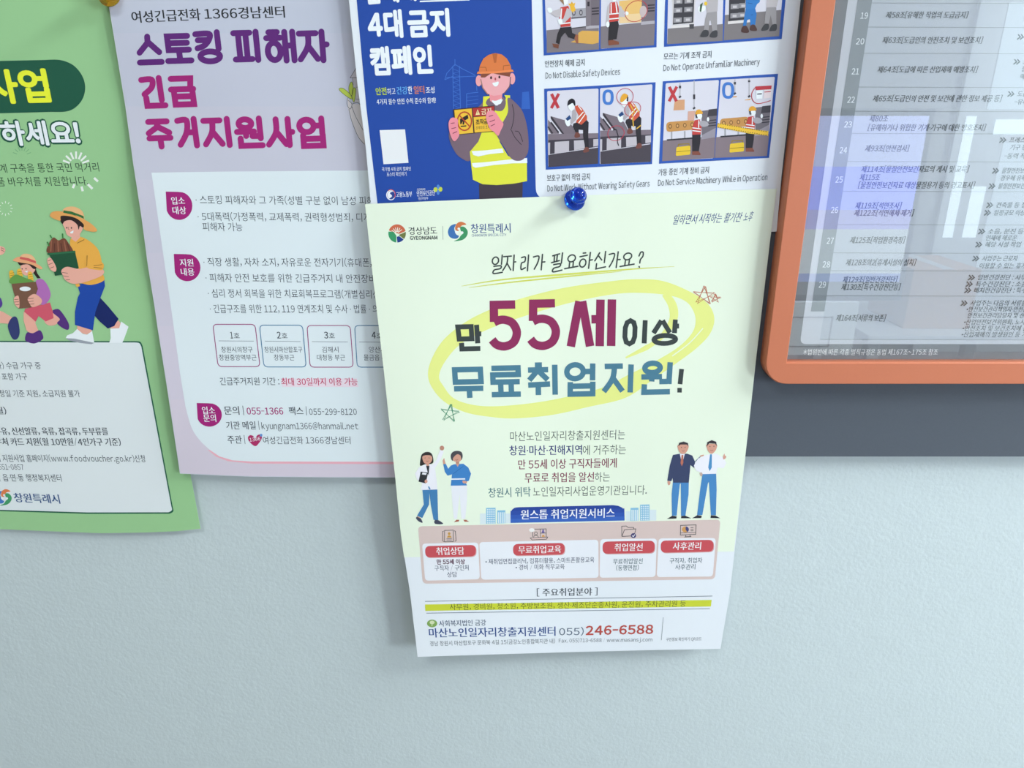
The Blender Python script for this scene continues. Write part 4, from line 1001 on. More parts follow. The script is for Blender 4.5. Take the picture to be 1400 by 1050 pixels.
for ox, oy in ((0, 0), (570, -35)):
    f = lambda *p: zD(*[(x + ox, y + oy) for x, y in p])
    w = pD.sub('tool_box', 1)
    w.fill(rrect(f((232, 825), (380, 808), (380, 905), (225, 920)), 2), '#d5bd34'); w.line(f((250, 820), (255, 795), (365, 790), (368, 812)), 1.2, '#8a7a28', .2); w.line(f((230, 875), (382, 862)), .8, '#8a7a28', .2)
    w = pD.sub('machine_worker', 2)
    w.fill(f((400, 690), (490, 685), (485, 780), (470, 870), (400, 870)), '#2a2930'); w.fill(f((400, 870), (470, 868), (490, 900), (485, 910), (400, 908)), '#7a4a3e', .2)
    w.fill(f((425, 540), (480, 530), (500, 610), (490, 690), (400, 695), (400, 620)), '#b4423f', .3)
    for a, b in (((402, 620), (492, 632)), ((400, 650), (490, 660)), ((470, 540), (468, 620))): w.line(f(a, b), 1.3, '#eceff0', .5)
    w.fill(f((475, 560), (520, 545), (560, 560), (575, 590), (530, 610), (490, 600)), '#9ea3ad', .5, True); w.ell(*f((568, 530))[0], 1.6, 3, '#eef1f2', .6)
    w.fill(f((450, 480), (500, 475), (500, 515), (465, 530)), '#eef1f2', .6, True); w.fill(f((435, 480), (450, 470), (462, 515), (440, 515)), '#2b2a32', .6); w.fill(f((432, 475), (445, 435), (480, 425), (508, 450), (510, 470), (470, 475)), '#d3a135', .7, True)
tp = pD.sub('barrier_tape', 4)
tp.fill(zD((670, 570), (800, 590), (1000, 630), (1210, 655), (1205, 705), (1000, 680), (800, 640), (665, 615)), '#dcbc3e')
for k in range(22): 
    x = 675 + k * 24; tp.line(zD((x, 574 + k * 4.0), (x + 10, 578 + k * 4.0)), 1, '#4a3f20', .2); tp.line(zD((x, 612 + k * 4.0), (x + 10, 616 + k * 4.0)), 1, '#4a3f20', .2)
sn = pD.sub('hanging_sign', 3)
sn.fill(zD((1075, 180), (1245, 170), (1240, 210), (1075, 220)), '#b03a44'); sn.fill(zD((1080, 225), (1150, 220), (1145, 310), (1080, 315)), '#f0f0f4', .1); sn.fill(zD((1165, 215), (1240, 210), (1235, 300), (1160, 310)), '#ecd9e0', .1)
sn.line(zD((1090, 262), (1140, 258)), 1.4, '#2c2c34', .3); sn.line(zD((1168, 240), (1235, 234)), 1.2, '#b03a44', .3)
sn.line(zD((1080, 180), (1035, 250), (1040, 320), (1090, 362), (1170, 350), (1235, 330)), 1, '#b03a44', .3, smooth=True)
BK = '#2c3540'
for t, x0, y0, x1, y1, h in (('안전장치 해제 금지', 745, 92.2, 799.4, 89.8, 9.3), ('모르는 기계 조작 금지', 907.4, 82, 972.5, 78.6, 9.3), ('보호구 없이 작업 금지', 748, 248, 806.6, 246, 9.3), ('가동 중인 기계 정비 금지', 900, 240.3, 969, 236.8, 9.3)):
    Part(B, 'caption_text', None, 2).text(t, x0, y0, x1, y1, h, BK, .008)
for t, x0, y0, x1, y1, h in (('Do Not Disable Safety Devices', 746, 107.8, 847.8, 102, 8.6), ('Do Not Operate Unfamiliar Machinery', 907, 97.4, 1038.5, 88.5, 8.6), ('Do Not Work Without Wearing Safety Gears', 748.5, 262, 888, 255, 8.6), ('Do Not Service Machinery While in Operation', 899.7, 254.3, 1048.8, 246.3, 8.6)):
    Part(B, 'caption_text', None, 2).text(t, x0, y0, x1, y1, h, BK, 0)
B.build(blue)

# ------------------------------------------------------------------ pale yellow job poster in the middle
def m_depth(x, y):
    return .0136 + .0056 * sst(860, 480, x) + .0040 * sst(800, 540, x) * sst(270, 600, y) + .0003 * math.sin(y / 75.0)
M = Poster('main', m_depth, lambda x, y: lerp(.1163, -.1226, (x - 535) / 490.0))
main = empty('poster', at(778, 893, .024), 'pale yellow job support poster for people over 55 under the blue pin', 'poster', 'posters pinned to the wall')
ms = Part(M, 'paper_sheet', None, 0)
ME = [(499, 279), (640, 273), (780, 267.5), (920, 263), (1062, 258), (1053, 328), (1035, 480), (1019, 624), (998, 810), (985, 887), (880, 889), (780, 891.5), (680, 894.5), (571, 898), (560, 806), (548, 730), (540, 650), (524, 500), (510, 380)]
ms.fill(ME, '#e0eef5')
mf = Part(M, 'yellow_field', None, .3)
mf.fill([(499, 279), (640, 273), (780, 267.5), (920, 263), (1062, 258), (1053, 328), (1035, 480), (1019, 624), (1003.5, 754), (778, 757), (552.5, 762), (548, 730), (540, 650), (524, 500), (510, 380)], '#e3f6e2')
zm = zoomed(490, 250, .21429)
lp = Part(M, 'province_logo', None, 1)
cx, cy = 542.9, 319.2
lp.fill(ring(cx, cy, 12, 12.4, 20, 0, 200, 345) + [(cx + 3, cy + .5), (cx - 3, cy - 1)], '#c96a4a')
lp.fill(ring(cx, cy, 12, 12.4, 14, 0, 95, 192) + [(cx - 5, cy - 2.5), (cx - 1, cy + 3)], '#3a9a68')
lp.fill(ring(cx, cy, 12, 12.4, 10, 0, -10, 38) + [(cx + 2, cy + 2)], '#6d7a42')
lp.fill(ring(cx, cy, 12, 12.4, 10, 0, 42, 88) + [(cx - .5, cy + 4.5), (cx + 3, cy + 3.6)], '#24428c')
for a in range(-150, -20, 22): lp.line([(cx + 2 * math.cos(R(a)), cy + 2 * math.sin(R(a))), (cx + 8.5 * math.cos(R(a)), cy + 8.5 * math.sin(R(a)))], .9, '#eef4e6', .4)
lp.text('경상남도', 559, 321, 597.8, 320.3, 10.4, '#36403f', .014); lp.text('GYEONGNAM', 560.7, 328, 598.2, 327.4, 5.2, '#36403f', .035)
Part(M, 'divider_rule', None, 1).line([(605.3, 309), (605.7, 327.6)], .7, '#9aa8a0')
lc = Part(M, 'city_logo', None, 1)
city_swirl(lc, 626, 316.5, 13.6)
lc.text('창원특례시', 644.3, 319, 698.3, 318, 12.8, '#2f4f8d', .012); lc.text('CHANGWON SPECIAL CITY', 645, 323.6, 692.5, 322.6, 3.4, '#2f4f8d', .01)
ts = Part(M, 'slogan_text', None, 1)
for t, x0, x1, y in (('일하면서', 919, 951, 307), ('시작하는', 954.5, 985, 305.5), ('활기찬', 988.5, 1012, 304.3), ('노후', 1015.5, 1027, 303)):
    ts.text(t, x0, y, x1, y - 1, 13.2, '#2c4684', .008, 0, .22)
hw = Part(M, 'handwritten_question', None, 2)
HC = '#3c4643'
for ch, x0, x1, y0, y1 in (('일', 671, 690, 349, 376), ('자', 687, 706, 349, 372), ('리', 711, 724, 349, 372), ('가', 727, 745, 348, 371), ('필', 753, 771, 346.5, 373), ('요', 772, 791, 347.5, 369), ('하', 791, 810, 345.5, 368.5),
                           ('신', 812, 830, 344.5, 369), ('가', 830, 848, 344.5, 368), ('요', 848, 868, 345, 366), ('?', 871, 882, 344, 367)):
    hw.strokes(JAMO[ch], x0, y0, x1, y1, 1.9, HC, tilt=1.5, cap=True, slant=.1)
ul = Part(M, 'yellow_underline', None, 1)
ul.line(spline([(631, 391.2), (690, 382), (790, 373.8), (870, 367.5), (922, 364.3)], False), [.6 + 2.0 * math.sin(math.pi * min(1, k / 22)) for k in range(25)], '#cfdc62')
ul.line(spline([(641, 393.2), (700, 385.8), (790, 376.5), (850, 371)], False), [.5 + 1.6 * math.sin(math.pi * k / 18) for k in range(19)], '#cfdc62', .2)
zo = zoomed(570, 380, .33571)
ov = Part(M, 'yellow_brush_oval', None, .7)
oo = spline(zo((45, 400), (60, 330), (110, 250), (200, 178), (300, 128), (420, 85), (600, 40), (800, 12), (900, 5), (1000, 12), (1100, 50), (1180, 100), (1211, 160), (1195, 225), (1140, 285), (1060, 345), (960, 415), (850, 488), (700, 525), (550, 558), (400, 572), (300, 566), (200, 548), (120, 510), (70, 460)))
oi = spline(zo((90, 400), (108, 440), (150, 490), (230, 517), (330, 522), (480, 508), (620, 482), (760, 445), (860, 395), (960, 345), (1060, 285), (1120, 225), (1135, 170), (1118, 120), (1085, 90), (1030, 72), (940, 62), (820, 64), (650, 95), (480, 142), (300, 205), (180, 268), (115, 340)))
ov.fill(oo, '#e2f08f', 0, holes=[oi])
ov.line(spline(zo((1010, 64), (1040, 110), (1045, 165), (1010, 225), (950, 275), (850, 325)), False), [9 + 3 * math.sin(k / 5) for k in range(25)] + [7, 6, 5, 4, 3, 2][:6], '#e2f08f', .2)
ov.line(zo((1165, 205), (1110, 265), (1040, 318)), 1.3, '#e3f6e2', .4, smooth=True)
hd1 = Part(M, 'headline', None, 2)
for ch, x0, x1, y0, y1, w, c in (('만', 159, 273, 183, 300, 6.8, '#3b4545'), ('5', 287, 426, 90, 297, 11.5, '#8b2e5c'), ('5', 445, 586, 85, 295, 11.5, '#8b2e5c'), ('세', 604, 817, 73, 297, 11.5, '#8b2e5c'), ('이', 838, 941, 165, 279, 6.6, '#3b4545'), ('상', 952, 1076, 162, 277, 6.6, '#3b4545'),
                                 ('무', 139, 280, 360, 501, 7.4, '#4b7f96'), ('료', 292, 432, 354, 489, 7.4, '#4b7f96'), ('취', 442, 578, 345, 489, 7.4, '#4b7f96'), ('업', 597, 731, 340, 485, 7.4, '#4b7f96'),
                                 ('지', 752, 886, 344, 480, 7.4, '#4b7f96'), ('원', 903, 1045, 335, 477, 7.4, '#4b7f96'), ('!', 1056, 1090, 363, 470, 6.4, '#3b4545')):
    (a, b), (a1, b1_) = zo((x0, y0), (x1, y1))
    hd1.strokes(JAMO[ch], a, b, a1, b1_, w, c, tilt=1.0)
ds = Part(M, 'star_doodle', None, 2, 'two orange pencil stars')
for cx, cy, r, n in ((962.5, 404, 15, 2), (978, 408, 7, 2)):
    for j in range(n):
        P = [(cx + (r + j) * math.cos(R(-90 + 144 * k + 8 * j)), cy + (r - j) * .9 * math.sin(R(-90 + 144 * k + 8 * j))) for k in range(6)]
        ds.line(P, .9, '#b8694a', .1 * j)
ds = Part(M, 'star_doodle', None, 2, 'green pencil star')
for j in range(2):
    ds.line([(615 + (12.5 + j) * math.cos(R(-86 + 144 * k + 7 * j)), 565 + 12.5 * math.sin(R(-86 + 144 * k + 7 * j))) for k in range(6)], .9, '#4c9670', .1 * j)
mt = Part(M, 'intro_text', None, 1)
MG, MN, MM, MTc = '#4c5752', '#333c78', '#7d2f4c', '#3f7078'
for t, x0, y0, x1, y1, c, b in (('마산노인일자리창출지원센터는', 697.7, 603.3, 854.3, 600.6, MG, -.003), ('창원·마산·진해지역', 696.5, 622.6, 795.7, 621.4, MN, .014), ('에 거주하는', 796.8, 622, 855.5, 621, MG, -.003), ('만 55세 이상 구직자들에게', 708.8, 641.8, 843, 639.3, MM, .012),
                                ('무료로 취업을 알선', 717.5, 660, 812, 658.5, MM, .012), ('하는', 813, 659, 833.5, 658.2, MG, -.003), ('창원시 위탁', 668, 680.3, 725.6, 678.8, MTc, .008), ('노인일자리사업운영기관입니다.', 729, 679, 884, 676.3, MG, -.003)):
    mt.text(t, x0, y0, x1, y1, 13.2, c, b)
zw, zn = zoomed(540, 580, .17143), zoomed(770, 580, .17143)
WHT, SKM, NAVY, BLU = '#e8f0f8', '#cf9f8b', '#3a4668', '#4889c4'
def person(label, name): return Part(M, name, None, 1.5, label)
p = person('printed woman in a white jacket raising a fist and holding a black folder', 'woman_illustration')
p.fill(zw((200, 330), (205, 270), (215, 240), (245, 222), (280, 225), (300, 250), (305, 305), (270, 320), (240, 320)), '#33302f', 0, True)
p.sub('trousers').fill(zw((218, 515), (338, 515), (345, 763), (308, 763), (285, 640), (275, 550), (272, 640), (218, 748), (176, 730), (230, 640)), '#4482b6')
for q in (((180, 735), (205, 750), (220, 785), (190, 775), (168, 750)), ((318, 765), (345, 765), (385, 793), (345, 798), (316, 790))): p.fill(zw(*q), '#434a5c', .4, True)
p.fill(zw((176, 732), (200, 745), (205, 752), (180, 740)), SKM, .5)
p.fill(zw((235, 330), (290, 330), (300, 520), (215, 522), (215, 470)), WHT, .6)
jk_ = p.sub('jacket', .6)
jk_.fill(zw((235, 322), (300, 320), (330, 285), (360, 205), (390, 215), (370, 270), (320, 350), (335, 470), (340, 520), (205, 525), (220, 470), (175, 440), (160, 395), (190, 345)), WHT, 0)
p.fill(zw((248, 330), (275, 330), (268, 410), (262, 390)), '#2f3338', 1.9)
p.fill(zw((262, 495), (272, 520), (285, 520), (275, 498)), '#4482b6', 1.9)
p.fill(zw((205, 378), (265, 385), (245, 472), (188, 458)), '#2f3338', 2.1); p.fill(zw((220, 385), (253, 390), (248, 405), (215, 400)), '#dfe8ee', 2.3)
p.ell(*zw((375, 190))[0], 3, 3.2, '#b98a76', 2); p.ell(*zw((248, 455))[0], 2, 2.4, SKM, 2.4)
f_ = p.sub('face', 1)
f_.fill(zw((218, 262), (240, 248), (285, 250), (298, 275), (285, 305), (258, 318), (230, 305)), SKM, 0, True); f_.fill(zw((250, 310), (272, 310), (270, 332), (252, 332)), SKM)
f_.line(zw((250, 292), (258, 298), (268, 292)), .5, '#8a4f45', .3); f_.line(zw((236, 270), (246, 268)), .5, '#4a3a38', .3); f_.line(zw((266, 268), (278, 270)), .5, '#4a3a38', .3)
p = person('printed woman in a blue jacket pointing a finger up', 'woman_illustration')
p.fill(zw((448, 488), (575, 485), (575, 600), (560, 755), (530, 755), (515, 560), (495, 755), (470, 755), (455, 600)), '#e3edf4')
for q in (((470, 782), (490, 762), (512, 762), (510, 775)), ((545, 762), (568, 762), (592, 778), (555, 778))): p.fill(zw(*q), '#a8644e', .3)
p.sub('jacket').fill(zw((470, 320), (545, 315), (585, 345), (607, 395), (590, 450), (562, 462), (575, 488), (445, 490), (455, 400), (420, 410), (398, 380), (385, 320), (405, 315), (425, 355), (445, 330)), '#3f83c6')
p.line(zw((450, 438), (560, 436)), 1.8, '#e3edf4', 1.5); p.line(zw((545, 335), (465, 395)), .6, '#2a66a8', 1.5); p.fill(zw((485, 315), (515, 313), (500, 340)), SKM, 1.5)
p.fill(zw((385, 320), (380, 290), (392, 268), (397, 290), (405, 315)), SKM, .5); p.fill(zw((540, 450), (570, 455), (572, 470), (545, 470)), SKM, 1.6, True)
f_ = p.sub('face', .5)
f_.fill(zw((455, 260), (470, 235), (520, 235), (537, 265), (520, 295), (490, 300), (465, 290)), SKM, 0, True); f_.fill(zw((485, 290), (512, 290), (512, 318), (486, 318)), '#b98a76', -.1)
f_.fill(zw((445, 250), (460, 222), (495, 212), (530, 222), (540, 255), (530, 285), (522, 250), (495, 240), (465, 268), (462, 292), (450, 280)), '#4a4a50', .3, True)
f_.line(zw((482, 282), (492, 287), (504, 281)), .5, '#8a4f45', .4)
p = person('printed man in a navy suit with an orange tie', 'man_illustration')
p.sub('trousers').fill(zn((875, 460), (1002, 460), (1000, 560), (975, 730), (940, 730), (938, 470), (930, 480), (905, 730), (868, 730), (865, 560)), BLU)
for q in (((826, 755), (870, 730), (905, 735), (903, 752)), ((940, 750), (942, 732), (975, 730), (1022, 750))): p.fill(zn(*q), '#2e3038', .5)
p.sub('suit_jacket', .5).fill(zn((875, 245), (930, 235), (990, 235), (1030, 250), (1052, 300), (1045, 350), (1015, 325), (1002, 466), (876, 466), (872, 430), (862, 455), (830, 450), (850, 330)), NAVY)
p.line(zn((1045, 305), (1100, 252)), 1.2, '#7b86a0', .4); p.fill(zn((1090, 250), (1120, 242), (1122, 252), (1095, 260)), SKM, .5)
p.fill(zn((930, 236), (970, 236), (948, 320)), WHT, 2.2); p.fill(zn((944, 245), (958, 245), (958, 310), (946, 335), (936, 310)), '#b4705c', 2.4)
p.fill(zn((832, 455), (855, 458), (852, 480), (838, 485)), SKM, .5, True)
f_ = p.sub('face', 1.5)
f_.fill(zn((918, 165), (995, 165), (995, 200), (975, 230), (950, 238), (928, 222), (916, 195)), SKM, 0, True)
f_.fill(zn((918, 175), (925, 148), (960, 138), (995, 150), (998, 175), (985, 162), (935, 162)), '#38343a', .3)
for c in ((943, 185), (972, 184)): f_.ell(*zn(c)[0], .6, .7, '#4a3a38', .3)
f_.line(zn((945, 212), (957, 216), (968, 210)), .5, '#8a4f45', .3)
p = person('printed man in a white shirt and blue tie with thumb up', 'man_illustration')
p.sub('trousers').fill(zn((1112, 390), (1220, 395), (1224, 520), (1218, 725), (1178, 725), (1162, 460), (1155, 470), (1110, 725), (1068, 725), (1095, 500)), BLU)
for q in (((1028, 750), (1070, 725), (1105, 730), (1102, 748)), ((1175, 748), (1178, 726), (1215, 728), (1253, 750))): p.fill(zn(*q), '#2e3038', .5)
p.sub('shirt', .5).fill(zn((1140, 245), (1215, 232), (1262, 258), (1285, 275), (1300, 310), (1280, 350), (1230, 345), (1220, 395), (1112, 398), (1100, 385), (1060, 370), (1042, 330), (1075, 275)), WHT)
p.fill(zn((1172, 240), (1186, 240), (1185, 345), (1168, 375), (1157, 345)), '#4a90c4', 2.2)
p.fill(zn((1088, 390), (1105, 385), (1112, 405), (1098, 415)), '#c3b0a4', 2, True); p.fill(zn((1275, 260), (1285, 235), (1290, 250), (1300, 255), (1295, 272), (1278, 280)), SKM, 2, True)
f_ = p.sub('face', 1.5)
f_.fill(zn((1146, 160), (1222, 160), (1222, 195), (1205, 222), (1182, 236), (1158, 218), (1147, 190)), SKM, 0, True)
f_.fill(zn((1144, 178), (1150, 142), (1185, 127), (1220, 140), (1226, 175), (1212, 155), (1165, 152)), '#38343a', .3)
for c in ((1170, 178), (1202, 176)): f_.ell(*zn(c)[0], .6, .7, '#4a3a38', .3)
f_.line(zn((1172, 205), (1184, 212), (1196, 205)), .5, '#8a4f45', .3)
for lab, b, w, fl in (('left pair of small blue tower blocks', zw, ((727, 802, 668, 795, 1), (815, 880, 688, 792, 0), (678, 725, 712, 798, 2), (882, 925, 712, 790, 2)), 0), ('right pair of small blue tower blocks', zn, ((537, 600, 668, 772, 0), (613, 688, 642, 770, 1), (690, 742, 682, 768, 2), (500, 535, 695, 772, 2)), 1)):
    t = Part(M, 'tower_block_drawing', None, 1, lab)
    for x0, x1, y0, y1, k in w:
        if k == 2: t.fill(b((x0, y0), (x1, y0), (x1, y1), (x0, y1)), '#d3e8ec', -.3); continue
        t.fill(b((x0, y0), (x1, y0 - 2), (x1, y1 - 2), (x0, y1)), '#7fbede')
        if k:
            for i in range(4):
                for j in range(7):
                    xx = x0 + 7 + i * (x1 - x0 - 8) / 4; yy = y0 + 9 + j * (y1 - y0 - 6) / 7
                    t.fill(b((xx, yy), (xx + 11, yy), (xx + 11, yy + 11), (xx, yy + 11)), '#d5ebef', .3)
        else:
            for i in range(4): 
                xx = x0 + 7 + i * (x1 - x0 - 6) / 4; t.fill(b((xx, y0 + 14), (xx + 9, y0 + 14), (xx + 9, y1 - 3), (xx, y1 - 3)), '#d5ebef', .3)
sb = Part(M, 'service_banner', None, 2)
for k, c in enumerate(('#27459a', '#2c4ea6', '#3159b3', '#3966be')):
    f0, f1 = k / 4.0, (k + 1) / 4.0
    if k == 0: sb.fill([(698.4, 700)] + spline([(700, 697), (704, 694.2), (711, 693.4)], False) + [(778, 692), (838, 690.6)] + spline([(845, 691.5), (851, 694.5), (853, 699)], False) + [(853.4, 700), (853.6, 701), (698, 705)], c)
    else:
        a0, a1 = 693 + 22 * f0, 693 + 22 * f1
        sb.fill([(698, a0), (853.6, a0 - 3.4), (854, 711.7), (698, 715)], c, .15 * k)
sb.sub('banner_text', 1).text('원스톱 취업지원서비스', 712, 710.3, 840.3, 707.6, 13, '#eef4fa', .018)
pn = Part(M, 'service_panel', None, 1)
pn.fill(rrect([(571.4, 719.6), (985, 710.4), (977.3, 791.9), (578, 798)], 6), '#d3c6c1')
CARDS = (([(577, 743.2), (653.8, 741.6), (656, 791.9), (581.2, 794)], [(581, 746.6), (650.6, 745), (650.6, 760.5), (581.6, 762.2)], '취업상담', (596.8, 635, 759, 758.2)),
         ([(655.2, 741.2), (818, 737.8), (818.5, 789.9), (658, 792.6)], [(701.5, 743.8), (771.8, 742.2), (772, 758), (701.5, 759.6)], '무료취업교육', (708.9, 767.2, 757, 755.8)),
         ([(820.6, 737), (898, 736.2), (896.2, 788.8), (819.6, 789.9)], [(823.9, 740.5), (894.9, 739.1), (894.9, 755.8), (823.9, 757.2)], '취업알선', (839.8, 878.4, 753.6, 753)),
         ([(900.6, 736), (978.7, 735.6), (974.6, 788.2), (897.8, 789)], [(903.4, 739.2), (975.4, 738), (975.4, 754), (903.4, 755.7)], '사후관리', (919.5, 958.1, 752, 751.4)))
LINES = ((('만 55세 이상', 597.6, 636, 772, 771.4, .02, '#5a2c48'), ('구직자 / 구인처', 594.4, 640.9, 780.6, 779.6, 0, '#3c4660'), ('상담', 611.6, 625, 789.3, 789, 0, '#3c4660')),
         (('• 재취업면접클리닉, 컴퓨터활용, 스마트폰활용교육', 663.9, 812.4, 771.6, 768.9, 0, '#3c4660'), ('• 경비 / 미화 직무교육', 705, 771.8, 779.4, 778.2, 0, '#3c4660')),
         (('무료취업알선', 838.2, 878.4, 771.4, 770.6, 0, '#33585e'), ('(동행면접)', 842.3, 873.2, 780.2, 779.6, 0, '#33585e')),
         (('구직자, 취업자', 915.4, 959.8, 770.4, 769.6, 0, '#33505e'), ('사후관리', 923, 950.4, 779, 778.4, 0, '#33505e')))
for (q, pq_, tt, (a, b, y0, y1)), ls in zip(CARDS, LINES):
    c = Part(M, 'service_card', None, 2)
    c.fill(rrect(q, 5), '#e3eef5')
    pl = c.sub('card_title')
    pl.fill(rrect([(x + 1, y + 1) for x, y in pq_], 7), '#cfa8aa', -.3); pl.fill(rrect(pq_, 7), '#c4525a')
    pl.text(tt, a, y0, b, y1, 10.4, '#f2f2f4', .02, .5)
    tx = c.sub('card_text')
    for t, x0, x1, y0, y1, bo, col in ls: tx.text(t, x0, y0, x1, y1, 7.4, col, bo + .006)
zi, zj = zoomed(550, 680, .16429), zoomed(770, 680, .16429)
LK = '#4a4648'
ic = Part(M, 'resume_icon', None, 2)
ic.line(zi((352, 275), (425, 273), (425, 368), (352, 370)), .8, LK, closed=True)
for st in (((345, 280), (335, 285), (338, 365), (348, 368)), ((432, 278), (442, 282), (448, 362), (436, 366))): ic.line(zi(*st), .8, LK)
ic.ell(*zi((390, 302))[0], 1.8, 2, '#c39a4a'); ic.fill(zi((370, 335), (380, 318), (402, 318), (412, 335)), '#c39a4a')
for y in (345, 355): ic.line(zi((368, y), (412, y - 1)), .7, LK, .1)
ic = Part(M, 'online_class_icon', None, 2)
ic.line(zi((1085, 330), (1085, 265), (1197, 262), (1198, 330)), .8, LK); ic.line(zi((1148, 265), (1150, 332)), .7, LK); ic.line(zi((1150, 298), (1196, 297)), .7, LK)
ic.fill(zi((1065, 338), (1210, 330), (1200, 348), (1080, 354)), '#d8c5c0'); ic.line(zi((1065, 338), (1210, 330), (1200, 348), (1080, 354)), .8, LK, .1, closed=True)
ic.ell(*zi((1078, 272))[0], 3.8, 2.6, '#f0f0f0', .2); ic.line(ring(*zi((1112, 300))[0], 1.9, 2.1), .7, LK, .1, closed=True); ic.line(zi((1092, 332), (1100, 316), (1122, 316), (1134, 332)), .7, LK, .1)
ic.fill(zi((1158, 295), (1165, 280), (1178, 280), (1186, 295)), '#6a62a8', .1); ic.ell(*zi((1172, 274))[0], 1.2, 1.3, '#6a62a8', .1); ic.fill(zi((1160, 328), (1166, 314), (1180, 314), (1188, 326)), '#d09a4a', .1)
ic = Part(M, 'folder_icon', None, 2)
ic.line(zj((488, 325), (487, 240), (525, 238), (540, 250), (585, 250), (588, 265)), .8, LK); ic.line(zj((488, 325), (510, 270), (605, 262), (590, 320), (488, 325)), .8, LK); ic.ell(*zj((585, 318))[0], 3.6, 3.4, '#4a4a78', .2)
ic.line(zj((574, 318), (583, 327), (597, 308)), .9, '#eef0f4', .4)
ic = Part(M, 'monitor_icon', None, 2)
ic.line(zj((977, 233), (1106, 229), (1102, 308), (975, 313)), .9, LK, closed=True); ic.line(zj((976, 297), (1103, 292)), .7, LK); ic.line(zj((1022, 312), (1018, 328), (1060, 326), (1052, 310)), .8, LK); ic.line(zj((1008, 330), (1066, 327)), .8, LK)
ic.ell(*zj((1016, 267))[0], 4.5, 4.1, '#c99a5a', .1); ic.fill([zj((1018, 267))[0]] + ring(*zj((1018, 267))[0], 4.6, 4.2, 8, 0, -85, 60), '#44487c', .2)
for y in (252, 266, 279): ic.line(zj((1060, y), (1084, y - 1)), .8, LK, .1)
jf = Part(M, 'job_field_strip', None, 1)
jf.text('[ 주요취업분야 ]', 734, 815.3, 816.8, 814, 10.6, '#3a424c', .012)
jf.line([(581, 822.2), (974, 814.9)], .8, '#6d7a84'); jf.line([(583, 838.3), (970.4, 832.2)], .8, '#6d7a84')
jf.fill([(581, 826.4), (973, 820.2), (972, 829.2), (581.5, 835.2)], '#c7d63c')
jf.text('사무원, 경비원, 청소원, 주방보조원, 생산·제조단순종사원, 운전원, 주차관리원 등', 615.2, 834.2, 937.3, 829.4, 8.8, '#4d5a2c', -.002, .4)
cf = Part(M, 'contact_text', None, 1)
cf.text('사회복지법인 금강', 600.5, 856.6, 664.7, 855.2, 8.2, '#3f5470', .012)
cf.text('마산노인일자리창출지원센터', 587, 871.6, 759.6, 869.2, 12.6, '#31508f', .016)
cf.text('055)', 764.4, 868.6, 798.1, 868.2, 9.8, '#55677c', .006); cf.text('246-6588', 800.7, 868.6, 892.9, 866.8, 13, '#b8524a', .026)
cf.text('경남 창원시 마산합포구 문화북 4길 15(금강노인종합복지관 내)', 588, 883.2, 759, 879.6, 6.6, '#5c666e', 0); cf.text('Fax. 055)713-6588 / www.masansj.com', 764, 878.6, 891.6, 876.9, 5.2, '#5c666e', 0)
cf.text('구인정보 확인하기 QR코드', 910.6, 876.6, 958.8, 875.8, 4.8, '#5c666e', 0)
cf.line([(906.8, 844), (904.2, 875.2)], .7, '#8a969c')
wl = Part(M, 'foundation_logo', None, 1)
wl.ell(590.8, 852.4, 7, 5.2, '#7fa85a'); wl.ell(590.8, 851, 3.4, 2.4, '#cfe0b8', .2); wl.line([(590.8, 851), (590.6, 856)], 1, '#cfe0b8', .3)
M.build(main)

# ------------------------------------------------------------------ push pins
def pin(loc, tilt, rgb, label, s=1.0):
    root = empty('push_pin', loc, label, 'push pin', 'push pins')
    m = principled('clear_plastic', rgb, 0.06, 0.5)
    b = m.node_tree.nodes['Principled BSDF']
    b.inputs['Transmission Weight'].default_value = 0.9; b.inputs['IOR'].default_value = 1.49
    prof = [(0, 0), (7.9, 0), (8.6, .5), (8.7, 1.4), (8.2, 2.2), (6.6, 2.9), (4.9, 4.2), (4.2, 6.2), (4.3, 8.0), (5.2, 9.5)]
    head = [(5.2, 9.5), (6.4, 10.0), (6.9, 10.7), (6.8, 11.5), (6.1, 12.0), (5.5, 12.5), (5.2, 14.2), (4.4, 15.8), (3.1, 16.9), (1.6, 17.5), (0, 17.7)]
    rot = Matrix.Translation(loc) @ Matrix.Rotation(tilt[1], 4, 'Z') @ Matrix.Rotation(R(90) + tilt[0], 4, 'X')
    for nm, pr_ in (('pin_base', prof + [(0, 9.5)]), ('pin_head', [(0, 9.55)] + head[:])):
        bm = lathe_bm([(r * .001 * s, z * .001 * s) for r, z in pr_], 48)
        bmesh.ops.transform(bm, matrix=rot, verts=bm.verts)
        bm_obj(nm, bm, m, root, True)
    steel = principled('steel', (.6, .6, .6), .25, .5, 1.0)
    bm = lathe_bm([(0, -.028 * s), (.0006 * s, -.024 * s), (.0006 * s, 0), (0, 0)], 12)
    bmesh.ops.transform(bm, matrix=rot, verts=bm.verts)
    bm_obj('pin_needle', bm, steel, root, True)
pin(at(785, 274, M.depth(785, 274) + .0006), (R(-26), R(14)), (0.02, 0.16, 0.86), 'blue translucent push pin holding the pale yellow job poster', .95)
pin(at(150.5, -6.5, V.depth(150, 0) + .0006), (R(-16), R(-4)), (0.90, 0.50, 0.03), 'amber yellow push pin at the top left between the green and lavender posters', .95)

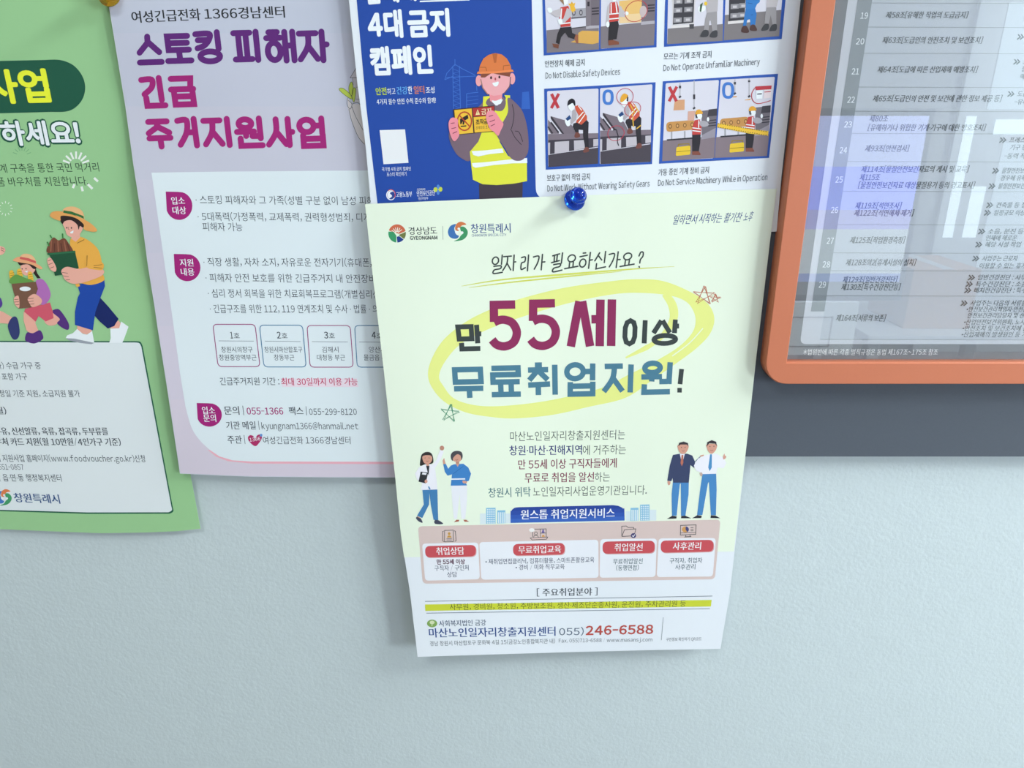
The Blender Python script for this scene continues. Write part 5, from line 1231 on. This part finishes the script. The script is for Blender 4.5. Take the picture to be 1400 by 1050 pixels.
# ------------------------------------------------------------------ the room behind the viewer, mirrored in the notice's glazing
MAT_DARK = principled('dark_plastic', (.03, .033, .036), .4)
scr = empty('information_screen', (.92, -1.62, 0), 'lit blue information screen on a floor stand, mirrored in the framed notice', 'screen')
box('screen_housing', (.665, -1.66, 1.03), (1.175, -1.612, 1.575), MAT_DARK, scr, .004)
for nm, z0, z1, c, e in (('lavender_band', 1.42, 1.555, (.50, .56, 1.0), 2.8), ('blue_band', 1.30, 1.42, (.22, .27, 1.0), 4.2), ('violet_band', 1.245, 1.30, (.45, .42, .95), 2.4), ('white_band', 1.115, 1.245, (.72, .80, .82), 2.0), ('lower_blue_band', 1.09, 1.115, (.30, .40, .85), 1.6), ('grey_band', 1.05, 1.09, (.2, .22, .22), .8)):
    box(nm, (.685, -1.6115, z0), (1.155, -1.606, z1), emitter('lit_' + nm, c, e), scr)
box('stand_pole', (.90, -1.65, .02), (.94, -1.62, 1.03), MAT_DARK, scr, .003)
box('stand_foot', (.72, -1.78, 0), (1.12, -1.48, .02), MAT_DARK, scr, .004)
WBD = principled('white_card', (.8, .83, .83), .5)
sgn = empty('sign_stand', (.79, -1.31, 0), 'small white table sign on a thin post, mirrored low in the glass', 'sign')
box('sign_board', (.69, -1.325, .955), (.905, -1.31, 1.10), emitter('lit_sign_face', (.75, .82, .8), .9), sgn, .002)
for lo, hi in (((.70, -1.309, 1.058), (.84, -1.3075, 1.061)), ((.70, -1.309, .978), (.84, -1.3075, .981)), ((.70, -1.309, .981), (.703, -1.3075, 1.058)), ((.837, -1.309, .981), (.84, -1.3075, 1.058))):
    box('sign_border', lo, hi, MAT_DARK, sgn)
box('sign_post', (.785, -1.33, .01), (.80, -1.322, .96), MAT_DARK, sgn)
box('sign_foot', (.68, -1.42, 0), (.90, -1.23, .01), MAT_DARK, sgn)
DAY = emitter('daylit_glass', (.80, .94, 1.0), 3.4)
DIM = emitter('frosted_daylit_glass', (.80, .92, .96), .9)
d1 = tag(box('door_1', (2.82, YB + .002, 0), (3.72, YB + .03, 2.26), MAT_ALU, None, .004), kind='structure')
box('frosted_pane', (2.99, YB + .03, 1.60), (3.66, YB + .034, 2.20), DIM, d1)
box('side_pane', (2.87, YB + .03, .80), (2.935, YB + .034, 1.56), DAY, d1)
box('door_pane', (3.00, YB + .03, .80), (3.09, YB + .034, 1.13), DAY, d1)
box('door_pane', (3.06, YB + .03, 1.45), (3.50, YB + .034, 1.54), DAY, d1)
box('frosted_pane', (3.14, YB + .03, .60), (3.66, YB + .034, 1.40), DIM, d1)
CARD = surface('cardboard', '#c9a27c', 'wall', .8, 30, .05, .1)
tb_ = empty('side_table', (1.45, -1.95, 0), 'white side table carrying a cardboard box behind the viewer', 'table')
box('table_top', (1.15, -2.2, .86), (1.8, -1.72, .89), WBD, tb_, .003)
for x, y in ((1.18, -1.75), (1.77, -1.75), (1.18, -2.17), (1.77, -2.17)): box('leg', (x - .02, y - .02, 0), (x + .02, y + .02, .86), WBD, tb_, .002)
cb = empty('cardboard_box', (1.41, -1.92, .89), 'brown cardboard box on the white side table', 'box')
box('box_body', (1.30, -2.06, .8905), (1.52, -1.80, 1.09), CARD, cb, .003)
box('packing_tape', (1.395, -2.062, 1.0905), (1.43, -1.798, 1.0915), WBD, cb)
